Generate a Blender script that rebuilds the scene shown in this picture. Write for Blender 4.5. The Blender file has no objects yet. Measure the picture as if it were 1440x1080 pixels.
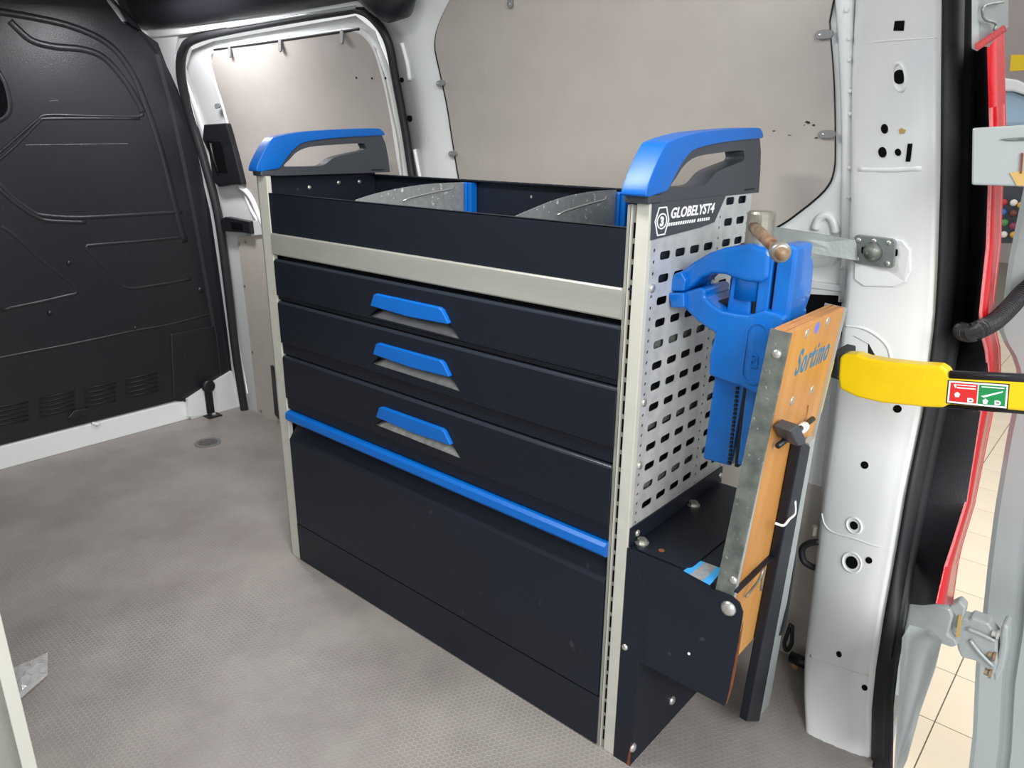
import bpy, bmesh, math, random
from mathutils import Vector, Matrix
from mathutils.bvhtree import BVHTree
from math import sin, cos, pi
random.seed(4)
S = bpy.context.scene
COL = S.collection
# ---------------------------------------------------------------- camera
F = 1043.631
ROT = ((0.7529832466, 0.6579583957, 0.0103431013), (0.2134147502, -0.2293081232, -0.9496693788), (-0.6224711838, 0.7172925025, -0.3130832018))
CP = Vector((1.853764, -1.094991, 1.242470))
cam = bpy.data.cameras.new('camera'); camo = bpy.data.objects.new('camera', cam); COL.objects.link(camo)
X, D_, Z = [Vector(r) for r in ROT]
m = Matrix((X, -D_, -Z)).transposed().to_4x4(); m.translation = CP
camo.matrix_world = m
cam.sensor_fit = 'HORIZONTAL'; cam.sensor_width = 36; cam.lens = 36 * F / 1440; cam.clip_start = .01
S.camera = camo
# ---------------------------------------------------------------- world, lights, exposure
wd = bpy.data.worlds.new('showroom_light'); S.world = wd; wd.use_nodes = True
wd.node_tree.nodes['Background'].inputs[0].default_value = (.97, .985, 1, 1)
wd.node_tree.nodes['Background'].inputs[1].default_value = .82
S.view_settings.view_transform = 'Standard'; S.view_settings.look = 'None'
S.view_settings.gamma = 1; S.view_settings.exposure = 0; S.view_settings.use_curve_mapping = False
def area(name, loc, target, sx, sy, power, col=(1, 1, 1), spread=180):
    l = bpy.data.lights.new(name, 'AREA'); l.shape = 'RECTANGLE'; l.size = sx; l.size_y = sy; l.energy = power; l.color = col; l.spread = math.radians(spread)
    o = bpy.data.objects.new(name, l); COL.objects.link(o); o.location = loc
    o.rotation_euler = (Vector(target) - Vector(loc)).to_track_quat('-Z', 'Y').to_euler(); return o
area('roof_lamp', (.75, -.35, 1.74), (.75, -.33, 0), .6, .12, 13, (1, .98, .95))
area('roof_lamp', (-.80, .18, 1.70), (-.80, .30, 0), .45, .12, 11, (.97, .96, 1))
area('showroom_lamp', (3.6, -1.6, 2.2), (1.0, .2, .6), 1.6, 1.6, 100, (.97, .985, 1))
area('showroom_lamp', (2.6, 2.2, 3.0), (1.8, 1.6, -.5), 1.5, 1.5, 60, (1, .98, .95))
# ---------------------------------------------------------------- point helpers
def ray(px, py):
    return X * ((px - 720) / F) + D_ * ((py - 540) / F) + Z
def at(px, py, ax, v):
    d = ray(px, py); i = 'xyz'.index(ax); return CP + d * ((v - CP[i]) / d[i])
def atp(px, py, p0, n):
    d = ray(px, py); p0 = Vector(p0); n = Vector(n); return CP + d * ((p0 - CP).dot(n) / d.dot(n))
PROF = [(-.7, .59), (0, .588), (.27, .576), (.6, .564), (.95, .556), (1.2, .538), (1.35, .505), (1.5, .456), (1.62, .42), (1.9, .30)]
def yw(z):
    z = max(PROF[0][0], min(PROF[-1][0], z)); n = len(PROF)
    sl = [(PROF[min(n - 1, i + 1)][1] - PROF[max(0, i - 1)][1]) / (PROF[min(n - 1, i + 1)][0] - PROF[max(0, i - 1)][0]) for i in range(n)]
    for i in range(n - 1):
        (a, ya), (b, yb) = PROF[i], PROF[i + 1]
        if z <= b:
            h = b - a; t = (z - a) / h
            return ya * (2 * t ** 3 - 3 * t * t + 1) + h * sl[i] * (t ** 3 - 2 * t * t + t) + yb * (3 * t * t - 2 * t ** 3) + h * sl[i + 1] * (t ** 3 - t * t)
    return PROF[-1][1]
def wl(px, py, dy=0):
    d = ray(px, py); y = .55
    for _ in range(30):
        p = CP + d * ((y + dy - CP.y) / d.y); y = .5 * y + .5 * yw(p.z)
    return CP + d * ((yw(p.z) + dy - CP.y) / d.y)
# ---------------------------------------------------------------- materials
def lin(c): return tuple((x / 12.92 if x <= .04045 else ((x + .055) / 1.055) ** 2.4) for x in (v / 255 for v in c)) + (1,)
def mat(name, rgb, rough=.5, metal=0, var=0, vscale=8, bump=0, bscale=200, alpha=1, rgb2=None, stretch=(1, 1, 1), coat=0, spots=0, sprgb=(60, 60, 60), spscale=60, spec=None):
    M = bpy.data.materials.new(name); M.use_nodes = True; N = M.node_tree.nodes; L = M.node_tree.links
    P = N['Principled BSDF']; P.inputs['Roughness'].default_value = rough; P.inputs['Metallic'].default_value = metal
    P.inputs['Alpha'].default_value = alpha; P.inputs['Coat Weight'].default_value = coat
    if spec is not None: P.inputs['Specular IOR Level'].default_value = spec
    tc = N.new('ShaderNodeTexCoord'); mp = N.new('ShaderNodeMapping'); mp.inputs['Scale'].default_value = stretch
    L.new(tc.outputs['Object'], mp.inputs[0])
    c1 = lin(rgb); c2 = lin(rgb2) if rgb2 else tuple(min(1, v * (1 - var)) for v in c1[:3]) + (1,)
    n = N.new('ShaderNodeTexNoise'); n.inputs['Scale'].default_value = vscale; n.inputs['Detail'].default_value = 6; L.new(mp.outputs[0], n.inputs['Vector'])
    r = N.new('ShaderNodeValToRGB'); r.color_ramp.elements[0].position = .38; r.color_ramp.elements[1].position = .62
    r.color_ramp.elements[0].color = c2; r.color_ramp.elements[1].color = c1
    L.new(n.outputs['Fac'], r.inputs[0]); out = r.outputs[0]
    if spots:
        n2 = N.new('ShaderNodeTexNoise'); n2.inputs['Scale'].default_value = spscale; n2.inputs['Detail'].default_value = 4; L.new(mp.outputs[0], n2.inputs['Vector'])
        r2 = N.new('ShaderNodeValToRGB'); r2.color_ramp.elements[0].position = 1 - spots; r2.color_ramp.elements[1].position = 1 - spots + .04
        L.new(n2.outputs['Fac'], r2.inputs[0]); mx = N.new('ShaderNodeMixRGB'); L.new(r2.outputs[0], mx.inputs[0]); L.new(out, mx.inputs[1]); mx.inputs[2].default_value = lin(sprgb); out = mx.outputs[0]
    L.new(out, P.inputs['Base Color'])
    if bump:
        nb = N.new('ShaderNodeTexNoise'); nb.inputs['Scale'].default_value = bscale; nb.inputs['Detail'].default_value = 3; L.new(tc.outputs['Object'], nb.inputs['Vector'])
        b = N.new('ShaderNodeBump'); b.inputs['Strength'].default_value = bump; b.inputs['Distance'].default_value = .002; L.new(nb.outputs['Fac'], b.inputs['Height']); L.new(b.outputs[0], P.inputs['Normal'])
    return M
M = dict(
 cream=mat('powder_coated_strip', (198, 197, 186), .45, 0, .06, 20),
 alu=mat('anodised_aluminium', (176, 176, 168), .42, .35, .10, 12, .15, 300, stretch=(.3, 3, 3)),
 aludark=mat('channel_aluminium', (168, 168, 160), .4, .3, .1, 12),
 navy=mat('anthracite_steel', (23, 30, 42), .45, 0, .10, 6, .12, 500, spec=.35, spots=.30, sprgb=(50, 54, 62), spscale=30),
 navyb=mat('anthracite_plastic', (18, 24, 35), .42, 0, .1, 10, .15, 600, spec=.38),
 dark=mat('cabinet_interior', (24, 26, 31), .6),
 grip=mat('dark_grey_plastic', (62, 66, 73), .5, 0, .05, 10, .2, 900),
 blue=mat('blue_plastic', (0, 100, 190), .38, 0, .05, 10, .1, 900),
 vise=mat('blue_enamel', (0, 108, 200), .34, 0, .10, 25, .25, 60, coat=.35),
 visew=mat('worn_blue_enamel', (120, 150, 190), .4, .3, .3, 80),
 galv=mat('galvanised_sheet', (200, 202, 201), .42, .30, .16, 30, .2, 90),
 galv2=mat('galvanised_angle', (128, 133, 126), .5, .45, 0, 30, .35, 120, rgb2=(96, 103, 99), spots=.36, sprgb=(160, 165, 160), spscale=110),
 galv3=mat('galvanised_strap', (150, 158, 154), .45, .4, .15, 20, .2, 150),
 steel=mat('bright_steel', (158, 154, 142), .38, .55, .2, 60),
 rust=mat('rusty_steel', (160, 138, 112), .55, .3, 0, 30, .3, 200, rgb2=(112, 74, 48)),
 zinc=mat('zinc_screw', (215, 214, 206), .3, .8, .1, 80),
 lip=mat('drawer_lip_highlight', (40, 46, 56), .25),  # paler than the drawer fronts: top-edge highlight put into the colour
 scoop1=mat('dark_scoop_sheet', (134, 136, 138), .45, .1, .15, 60),  # one scoop tone per drawer, paler from top to bottom
 scoop2=mat('mid_scoop_sheet', (166, 166, 164), .4, .2, .2, 60),
 scoop3=mat('pale_scoop_sheet', (205, 203, 198), .45, .3, .35, 60),
 black=mat('black_plastic', (30, 31, 36), .38, 0, .08, 8, .25, 350),
 blackm=mat('matt_black', (20, 21, 24), .6),
 hole=mat('hole_dark', (10, 11, 13), .9, spec=.1),
 rubber=mat('rubber_seal', (38, 39, 42), .55, 0, .1, 30, .1, 300),
 bulk=mat('bulkhead_liner', (34, 35, 41), .33, 0, .10, 4, .35, 260, spots=.24, sprgb=(60, 62, 70), spscale=14),
 white=mat('van_white_paint', (238, 241, 240), .32, 0, .03, 3, coat=.3),
 whited=mat('van_inner_paint', (220, 223, 222), .4, 0, .05, 3),
 silver=mat('silver_paint', (176, 183, 182), .35, .2, .05, 5),
 cast=mat('cast_hinge', (178, 184, 182), .42, .25, .08, 40, .2, 200),
 board=mat('lining_board', (178, 171, 164), .55, 0, .04, 14, .12, 900),
 board2=mat('lower_lining_board', (206, 199, 188), .6, 0, .05, 14, .12, 900),
 clip=mat('grey_clip', (122, 124, 124), .5),
 ply=mat('orange_plywood', (206, 150, 82), .42, 0, 0, 6, .12, 120, rgb2=(190, 130, 66), stretch=(3, 3, .25)),
 plyd=mat('plywood_layers', (196, 136, 82), .6, 0, 0, 14, .4, 90, rgb2=(140, 86, 48), stretch=(14, .5, 2)),
 yellow=mat('yellow_plastic', (242, 204, 8), .35, 0, .05, 30, .06, 300),
 red=mat('red_lens', (206, 6, 22), .25, 0, .12, 90, .4, 220, coat=.25),
 redl=mat('pale_lens', (232, 122, 124), .25, 0, .2, 90, .4, 300, coat=.25),
 redp=mat('red_print', (214, 40, 38), .5), greenp=mat('green_print', (20, 140, 76), .5),
 whitep=mat('white_print', (244, 244, 244), .5), bluep=mat('faded_blue_print', (58, 128, 166), .6, 0, .25, 90),
 bluesp=mat('blue_paint_spot', (112, 124, 214), .6), sky=mat('sky_blue_tape', (60, 160, 226), .5),
 greyp=mat('grey_tape', (150, 154, 158), .6, 0, .2, 90), tape=mat('yellow_tape', (224, 196, 60), .5),
 rustb=mat('rust_patch', (128, 70, 40), .8, 0, .3, 60), tan=mat('worn_tan_patch', (196, 162, 96), .7),
 tile=mat('beige_floor_tile', (238, 222, 196), .22, 0, .05, 3), grout=mat('tile_joint', (120, 112, 100), .8),
 lead=mat('drain_metal', (128, 125, 121), .5, .4), wallg=mat('showroom_wall', (168, 158, 154), .7, 0, .05, 2),
)
def glass(name, rgb, alpha, rough):
    m_ = mat(name, rgb, rough, 0, .15, 60, .2, 200, alpha=alpha, spots=.36, sprgb=(245, 245, 245), spscale=70); return m_
M['divider'] = glass('scuffed_clear_plastic', (160, 164, 164), .60, .30)
M['bag'] = glass('clear_film', (235, 238, 240), .45, .12)
def floor_mat():
    m_ = bpy.data.materials.new('hexagon_floor_coating'); m_.use_nodes = True; N = m_.node_tree.nodes; L = m_.node_tree.links; P = N['Principled BSDF']
    tc = N.new('ShaderNodeTexCoord')
    def vm(op, a, b=None):
        n = N.new('ShaderNodeVectorMath'); n.operation = op
        for i, v in enumerate((a, b)):
            if v is None: continue
            if isinstance(v, tuple): n.inputs[i].default_value = v
            else: L.new(v, n.inputs[i])
        return n
    def ma(op, a, b=None):
        n = N.new('ShaderNodeMath'); n.operation = op
        for i, v in enumerate((a, b)):
            if v is None: continue
            if isinstance(v, (int, float)): n.inputs[i].default_value = v
            else: L.new(v, n.inputs[i])
        return n.outputs[0]
    k = 1 / .0125; s = (1, 1.7320508, 1)
    p = vm('MULTIPLY', tc.outputs['Object'], (k, k, 0)).outputs[0]
    def cell(off):
        q = vm('ADD', p, off).outputs[0]; q = vm('DIVIDE', q, s).outputs[0]; q = vm('FRACTION', q).outputs[0]
        q = vm('SUBTRACT', q, (.5, .5, 0)).outputs[0]; q = vm('MULTIPLY', q, (1, 1.7320508, 0)).outputs[0]; q = vm('ABSOLUTE', q).outputs[0]
        d = vm('DOT_PRODUCT', q, (.5, .8660254, 0)).outputs['Value']
        sx = N.new('ShaderNodeSeparateXYZ'); L.new(q, sx.inputs[0])
        return ma('MAXIMUM', sx.outputs[0], d)
    h = ma('MINIMUM', cell((0, 0, 0)), cell((.5, .8660254, 0)))     # 0 centre .. 0.5 edge
    mr = N.new('ShaderNodeMapRange'); L.new(h, mr.inputs[0]); mr.inputs[1].default_value = .39; mr.inputs[2].default_value = .47
    n1 = N.new('ShaderNodeTexNoise'); n1.inputs['Scale'].default_value = 3.2; n1.inputs['Detail'].default_value = 8; n1.inputs['Roughness'].default_value = .6; L.new(tc.outputs['Object'], n1.inputs[0])
    n2 = N.new('ShaderNodeTexNoise'); n2.inputs['Scale'].default_value = 1.6; n2.inputs['Detail'].default_value = 4; n2.inputs['Distortion'].default_value = .6; L.new(tc.outputs['Object'], n2.inputs[0])
    cr = N.new('ShaderNodeValToRGB'); e = cr.color_ramp.elements; e[0].position = .3; e[0].color = lin((130, 123, 119)); e[1].position = .72; e[1].color = lin((161, 154, 149))
    L.new(n1.outputs['Fac'], cr.inputs[0])
    cr2 = N.new('ShaderNodeValToRGB'); e = cr2.color_ramp.elements; e[0].position = .42; e[0].color = (0, 0, 0, 1); e[1].position = .62; e[1].color = (1, 1, 1, 1); L.new(n2.outputs['Fac'], cr2.inputs[0])
    mk = ma('MULTIPLY', mr.outputs[0], ma('ADD', ma('MULTIPLY', cr2.outputs[0], .28), .10))
    mx = N.new('ShaderNodeMixRGB'); L.new(mk, mx.inputs[0]); L.new(cr.outputs[0], mx.inputs[1]); mx.inputs[2].default_value = lin((198, 194, 186))
    L.new(mx.outputs[0], P.inputs['Base Color']); P.inputs['Roughness'].default_value = .42
    b = N.new('ShaderNodeBump'); b.inputs['Strength'].default_value = .35; b.inputs['Distance'].default_value = .001; L.new(mr.outputs[0], b.inputs['Height']); L.new(b.outputs[0], P.inputs['Normal'])
    return m_
M['floor'] = floor_mat()
# ---------------------------------------------------------------- object helpers
def root_of(o):
    while o.parent: o = o.parent
    return o
def link(name, me, mt, parent=None, smooth=False, bevel=0, seg=2, solid=0):
    me.materials.clear(); me.materials.append(M[mt] if isinstance(mt, str) else mt)
    o = bpy.data.objects.new(name, me); COL.objects.link(o)
    if parent is not None:
        o.parent = parent
        off = root_of(parent).location if root_of(parent).type == 'EMPTY' else Vector((0, 0, 0))
        if off.length: me.transform(Matrix.Translation(-off))
    if smooth: me.polygons.foreach_set('use_smooth', [True] * len(me.polygons))
    if solid:
        md = o.modifiers.new('solid', 'SOLIDIFY'); md.thickness = solid; md.offset = -1
    if bevel:
        md = o.modifiers.new('bevel', 'BEVEL'); md.width = bevel; md.segments = seg; md.limit_method = 'ANGLE'; md.angle_limit = math.radians(35); md.harden_normals = False
    return o
class G:
    def __init__(s): s.b = bmesh.new()
    def box(s, lo, hi):
        v = [s.b.verts.new((lo[0] if i & 1 == 0 else hi[0], lo[1] if i & 2 == 0 else hi[1], lo[2] if i & 4 == 0 else hi[2])) for i in range(8)]
        for f in ((0, 2, 3, 1), (4, 5, 7, 6), (0, 1, 5, 4), (2, 6, 7, 3), (0, 4, 6, 2), (1, 3, 7, 5)): s.b.faces.new([v[i] for i in f])
        return s
    def poly(s, pts, off):      # closed outline of 3D points extruded by vector off
        off = Vector(off); a = [s.b.verts.new(p) for p in pts]; c = [s.b.verts.new(Vector(p) + off) for p in pts]; n = len(a)
        s.b.faces.new(a); s.b.faces.new(c[::-1])
        for i in range(n): s.b.faces.new((a[i], a[(i + 1) % n], c[(i + 1) % n], c[i]))
        bmesh.ops.recalc_face_normals(s.b, faces=s.b.faces); return s
    def prism(s, pts2, ax, a0, a1):
        f = {'x': lambda p, a: (a, p[0], p[1]), 'y': lambda p, a: (p[0], a, p[1]), 'z': lambda p, a: (p[0], p[1], a)}[ax]
        return s.poly([f(p, a0) for p in pts2], Vector(f((0, 0), a1)) - Vector(f((0, 0), a0)))
    def tube(s, pts, r, n=10, closed=False):
        pts = [Vector(p) for p in pts]; rings = []; N_ = len(pts); up = None
        for i, p in enumerate(pts):
            a = pts[(i - 1) % N_] if (i or closed) else p; c = pts[(i + 1) % N_] if (i < N_ - 1 or closed) else p
            t = (c - a).normalized()
            if up is None: up = Vector((0, 0, 1)) if abs(t.z) < .9 else Vector((1, 0, 0))
            u = t.cross(up).normalized(); w = u.cross(t).normalized(); up = w
            rr = r[i] if isinstance(r, (list, tuple)) else r
            rings.append([s.b.verts.new(p + u * rr * cos(2 * pi * k / n) + w * rr * sin(2 * pi * k / n)) for k in range(n)])
        for i in range(N_ if closed else N_ - 1):
            A, B = rings[i], rings[(i + 1) % N_]
            for k in range(n): s.b.faces.new((A[k], A[(k + 1) % n], B[(k + 1) % n], B[k]))
        if not closed: s.b.faces.new(rings[0][::-1]); s.b.faces.new(rings[-1])
        bmesh.ops.recalc_face_normals(s.b, faces=s.b.faces); return s
    def cyl(s, a, b, r, n=20): return s.tube([a, b], r, n)
    def dome(s, c, nrm, r, h, n=16):
        c = Vector(c); nrm = Vector(nrm).normalized()
        return s.tube([c - nrm * .001, c, c + nrm * h * .55, c + nrm * h * .88, c + nrm * h], [r, r, r * .86, r * .5, r * .12], n)
    def loft(s, rows):
        vs = [[s.b.verts.new(p) for p in r] for r in rows]
        for a, b in zip(vs, vs[1:]):
            for i in range(len(a) - 1): s.b.faces.new((a[i], a[i + 1], b[i + 1], b[i]))
        return s
    def ob(s, name, mt, parent=None, **k):
        me = bpy.data.meshes.new(name); bmesh.ops.recalc_face_normals(s.b, faces=s.b.faces); s.b.to_mesh(me); s.b.free(); return link(name, me, mt, parent, **k)
def resample(pts, n):
    pts = [Vector(p) for p in pts]; d = [0]
    for a, b in zip(pts, pts[1:]): d.append(d[-1] + (b - a).length)
    out = []; j = 0
    for i in range(n):
        t = d[-1] * i / (n - 1)
        while j < len(d) - 2 and d[j + 1] < t: j += 1
        out.append(pts[j].lerp(pts[j + 1], (t - d[j]) / max(1e-9, d[j + 1] - d[j])))
    return out
def resample_idx(pts, n):
    out = []
    for i in range(n):
        t = (len(pts) - 1) * i / (n - 1); j = min(int(t), len(pts) - 2); out.append(Vector(pts[j]).lerp(Vector(pts[j + 1]), t - j))
    return out
def smooth_line(pts, n=6, closed=False):
    pts = [Vector(p) for p in pts]; N_ = len(pts); out = []
    for i in range(N_ if closed else N_ - 1):
        g = lambda k: pts[k % N_] if closed else pts[max(0, min(N_ - 1, k))]
        p0, p1, p2, p3 = g(i - 1), g(i), g(i + 1), g(i + 2)
        for k in range(n):
            t = k / n; out.append(.5 * ((2 * p1) + (p2 - p0) * t + (2 * p0 - 5 * p1 + 4 * p2 - p3) * t * t + (3 * p1 - p0 - 3 * p2 + p3) * t ** 3))
    if not closed: out.append(pts[-1])
    return out
def sheet(name, outline, holes, th, frame, mt, parent=None, bevel=0):
    """flat sheet with real holes: 2D splines filled and extruded; frame = (origin, u, v)"""
    cu = bpy.data.curves.new(name, 'CURVE'); cu.dimensions = '2D'; cu.fill_mode = 'BOTH'; cu.extrude = th / 2
    for ring in [outline] + holes:
        sp = cu.splines.new('POLY'); sp.points.add(len(ring) - 1); sp.use_cyclic_u = True
        for i, p in enumerate(ring): sp.points[i].co = (p[0], p[1], 0, 1)
    t = bpy.data.objects.new('tmp', cu); COL.objects.link(t)
    me = bpy.data.meshes.new_from_object(t.evaluated_get(bpy.context.evaluated_depsgraph_get())); bpy.data.objects.remove(t)
    o_, u, v = [Vector(q) for q in frame]; w = u.cross(v)
    T = Matrix((u, v, w)).transposed().to_4x4(); T.translation = o_; me.transform(T)
    me.name = name
    return link(name, me, mt, parent, bevel=bevel)
def text(name, body, size, frame, mt, parent, th=.0006, shear=0, sx=1, bold=0, align='LEFT', space=1):
    cu = bpy.data.curves.new(name, 'FONT'); cu.body = body; cu.size = size; cu.extrude = th; cu.shear = shear; cu.offset = bold; cu.align_x = align; cu.space_character = space; cu.resolution_u = 3
    t = bpy.data.objects.new('tmp', cu); COL.objects.link(t)
    me = bpy.data.meshes.new_from_object(t.evaluated_get(bpy.context.evaluated_depsgraph_get())); bpy.data.objects.remove(t)
    o_, u, v = [Vector(q) for q in frame]; w = u.cross(v)
    me.transform(Matrix.Diagonal((sx, 1, 1, 1)))
    T = Matrix((u, v, w)).transposed().to_4x4(); T.translation = o_; me.transform(T)
    return link(name, me, mt, parent)
def tag(o, label, cat, group=None, kind=None):
    o['label'] = label; o['category'] = cat
    if group: o['group'] = group
    if kind: o['kind'] = kind
    return o
def thing(name, label, cat, loc=(0, 0, 0), group=None):
    o = bpy.data.objects.new(name, None); o.empty_display_size = .05; COL.objects.link(o); o.location = loc
    return tag(o, label, cat, group)
def struct(o): o['kind'] = 'structure'; return o
def sroot(name, loc=(0, 0, 0)):
    o = bpy.data.objects.new(name, None); o.empty_display_size = .05; COL.objects.link(o); o.location = loc; o['kind'] = 'structure'; return o
def bvh(o):
    off = root_of(o).location if root_of(o).type == 'EMPTY' else Vector((0, 0, 0))
    return BVHTree.FromPolygons([v.co + off for v in o.data.vertices], [list(p.vertices) for p in o.data.polygons])
def hit(b, px, py):
    r = b.ray_cast(CP, ray(px, py).normalized())
    if r[0] is None: return None, None
    n = r[1]
    if n.dot(ray(px, py)) > 0: n = -n
    return r[0], n
def disc_on(g, p, n, r, h=.0008, k=20, sx=1.0, up=None):
    n = n.normalized(); up = up or Vector((0, 0, 1)); u = n.cross(up).normalized(); v = u.cross(n).normalized()
    pts = [p + u * r * sx * cos(2 * pi * i / k) + v * r * sin(2 * pi * i / k) - n * .001 for i in range(k)]
    g.poly(pts, n * (h + .001))
def rrect(cx, cy, w, h, r, n=3):
    o = []
    for sx, sy, a0 in ((1, 1, 0), (-1, 1, 90), (-1, -1, 180), (1, -1, 270)):
        for i in range(n + 1):
            a = math.radians(a0 + 90 * i / n); o.append((cx + sx * (w / 2 - r) + r * cos(a), cy + sy * (h / 2 - r) + r * sin(a)))
    return o
def circ(cx, cy, r, n=10): return [(cx + r * cos(2 * pi * i / n), cy + r * sin(2 * pi * i / n)) for i in range(n)]

# ================================================================= THE SETTING
XB = -1.40        # bulkhead
fl = G().box((XB - .02, -1.35, -.03), (1.622, .60, 0)).ob('floor', 'floor'); struct(fl)
# side wall of the van (behind the cabinet): inner sheet in two depths, round the sliding door
wall = sroot('wall_right')
zs = [-.02, .2, .4, .6, .8, .95, 1.05, 1.15, 1.25, 1.35, 1.45, 1.55, 1.65, 1.78]
def wsheet(name, x0, x1, dy, mt, z0=None, z1=None, th=.01):
    zz = [z for z in zs if (z0 is None or z > z0) and (z1 is None or z < z1)]
    if z0 is not None: zz = [z0] + zz
    if z1 is not None: zz = zz + [z1]
    return G().loft([[(x0 + (x1 - x0) * i / 8, yw(z) + dy, z) for i in range(9)] for z in zz]).ob(name, mt, wall, smooth=True, solid=-th)
SE = [(wl(x, y).z, wl(x, y).x) for x, y in [(640, 560), (600, 360), (580, 250), (570, 185), (556, 110), (546, 60), (528, 30), (505, 14)]]
def sex(z):
    if z <= SE[0][0]: return SE[0][1]
    for (a, xa), (b, xb) in zip(SE, SE[1:]):
        if z <= b: return xa + (xb - xa) * (z - a) / max(1e-6, b - a)
    return SE[-1][1]
zz_ = [-.02 + 1.80 * i / 40 for i in range(41)]
side = G().loft([[(sex(z) + (1.46 - sex(z)) * i / 10, yw(z) + .004, z) for i in range(11)] for z in zz_]).ob('side_panel', 'white', wall, smooth=True, solid=-.01)
ztop = wl(400, 30).z
wsheet('roof_rail', -1.40, -.1, .006, 'white', ztop, 1.79)
wsheet('front_pillar', -1.46, -1.30, .012, 'white')
# ceiling and the side of the van behind the photographer's left
struct(G().box((XB - .02, -1.35, 1.78), (1.56, .40, 1.80)).ob('ceiling', 'whited'))
struct(G().box((XB - .02, -1.37, -.03), (1.55, -1.35, 1.80)).ob('wall_left', 'whited'))

def wpoly(g, px, dy, th, smooth=False):
    pts = [wl(x, y, dy) for x, y in px]
    g.poly(pts, (0, th, 0))
def tri_poly(name, pxs, dy, mt, parent, th=.004, sub=22, bevel=0):
    """board that follows the curved wall: px outline cut into horizontal bands"""
    pts = [wl(x, y, dy) for x, y in pxs]
    b = bmesh.new(); f = b.faces.new([b.verts.new((p.x, 0, p.z)) for p in pts])
    zmin = min(p.z for p in pts); zmax = max(p.z for p in pts)
    for i in range(1, sub * 2):
        z = zmin + (zmax - zmin) * i / (sub * 2)
        bmesh.ops.bisect_plane(b, geom=b.verts[:] + b.edges[:] + b.faces[:], plane_co=(0, 0, z), plane_no=(0, 0, 1))
    for v in b.verts: v.co.y = yw(v.co.z) + dy
    bmesh.ops.recalc_face_normals(b, faces=b.faces)
    r = bmesh.ops.extrude_face_region(b, geom=b.faces[:])
    for v in r['geom']:
        if isinstance(v, bmesh.types.BMVert): v.co.y += th
    bmesh.ops.recalc_face_normals(b, faces=b.faces)
    me = bpy.data.meshes.new(name); b.to_mesh(me); b.free(); return link(name, me, mt, parent, bevel=bevel)
# rear window board (large beige panel)
rear_px = smooth_line([Vector((x, y, 0)) for x, y in [(700, -70), (650, -25), (622, 22), (612, 60), (619, 100), (629, 147), (638, 205), (648, 262), (664, 330), (684, 400), (760, 420), (900, 400), (1000, 360), (1085, 322), (1122, 298), (1158, 267), (1171, 240), (1173, 195), (1171, 111), (1165, 30), (1160, -70), (900, -90)]], 4, True)
rear_px = [(p.x, p.y) for p in rear_px]
win1 = sroot('window_1', (0, 0, 0))
tri_poly('edge_gap', [(x + (2.2 if x > 900 else -1.5), y + 2) for x, y in rear_px], -.0015, 'blackm', win1, .003)
tri_poly('lining_board', rear_px, -.0055, 'board', win1, .004)
def clip(px, py, ang, parent):
    p = wl(px, py, -.0056); u = Vector((cos(ang), 0, sin(ang))); v = Vector((-sin(ang), 0, cos(ang)))
    fr = (p, u, v)
    pts = [(a, b) for a, b in rrect(0, 0, .034, .016, .0078)]
    g = G(); g.poly([p + u * a + v * b for a, b in pts], (0, -.006, 0)); o = g.ob('clip', 'clip', parent, bevel=.0015)
    gg = G(); gg.dome(p + u * -.008 + Vector((0, -.006, 0)), (0, -1, 0), .003, .0015, 10); gg.ob('rivet', 'zinc', o)
for q in [(621, 117, .1), (638, 216, .1), (1160, 49, 0), (1164, 189, 0), (719, 1, 1.45)]: clip(*q, win1)
# scuffs on the board
def stain(parent, pxs, dy, mt='blackm'):
    g = G()
    for x, y, r, sx in pxs:
        p = wl(x, y, dy); g.poly([p + Vector((r * sx * cos(a) * random.uniform(.5, 1.2), 0, r * sin(a) * random.uniform(.5, 1.2))) for a in [2 * pi * i / 9 for i in range(9)]], (0, .0006, 0))
    return g.ob('scuff', mt, parent)
stain(win1, [(1136, 172, .003, 2), (1144, 176, .002, 2), (1088, 184, .0015, 2), (1110, 190, .001, 4), (1148, 194, .0012, 4), (1131, 176, .0015, 1)], -.0062)

# pressed shapes of the white side panel
g = G()
for path, r in [([(565, 60), (573, 90), (576, 112)], .006), ([(583, 210), (590, 246), (600, 290)], .006),
                ([(1100, 358), (1125, 368), (1150, 370), (1170, 366), (1176, 352)], .010), ([(1146, 322), (1152, 308), (1163, 303), (1172, 311), (1176, 328)], .009)]:
    g.tube(smooth_line([wl(x, y, .003) for x, y in path], 4), r, 10)
g.ob('pressed_bead', 'white', wall, smooth=True)
g = G()
for x, y, r in [(565, 112, .008), (576, 166, .011)]: disc_on(g, wl(x, y, .003), Vector((0, -1, 0)), r, .001)
g.ob('body_hole', 'hole', wall)
# flange strip between the panel and the rear pillar
g = G(); L_ = [(1168, -60), (1178, 60), (1182, 150), (1183, 230), (1182, 330), (1180, 420)]; R_ = [(1202, -60), (1200, 60), (1199, 150), (1198, 230), (1197, 330), (1189, 425)]
g.loft([resample([wl(x, y, 0) for x, y in L_], 24), resample([wl(x + 3, y, -.012) for x, y in L_], 24), resample([wl(x - 7, y, -.014) for x, y in R_], 24), resample([wl(x, y, -.004) for x, y in R_], 24)])
flange = g.ob('pillar_flange', 'white', wall, smooth=True, solid=.003)
g = G()
for x, y in [(1190, 14), (1194, 54), (1194, 84), (1195, 128), (1195, 160), (1194, 236), (1193, 277), (1184, 377)]: g.dome(wl(x, y, -.0145), (0, -1, .1), .0045, .0018, 10)
g.ob('spot_weld', 'whited', wall, smooth=True)
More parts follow.
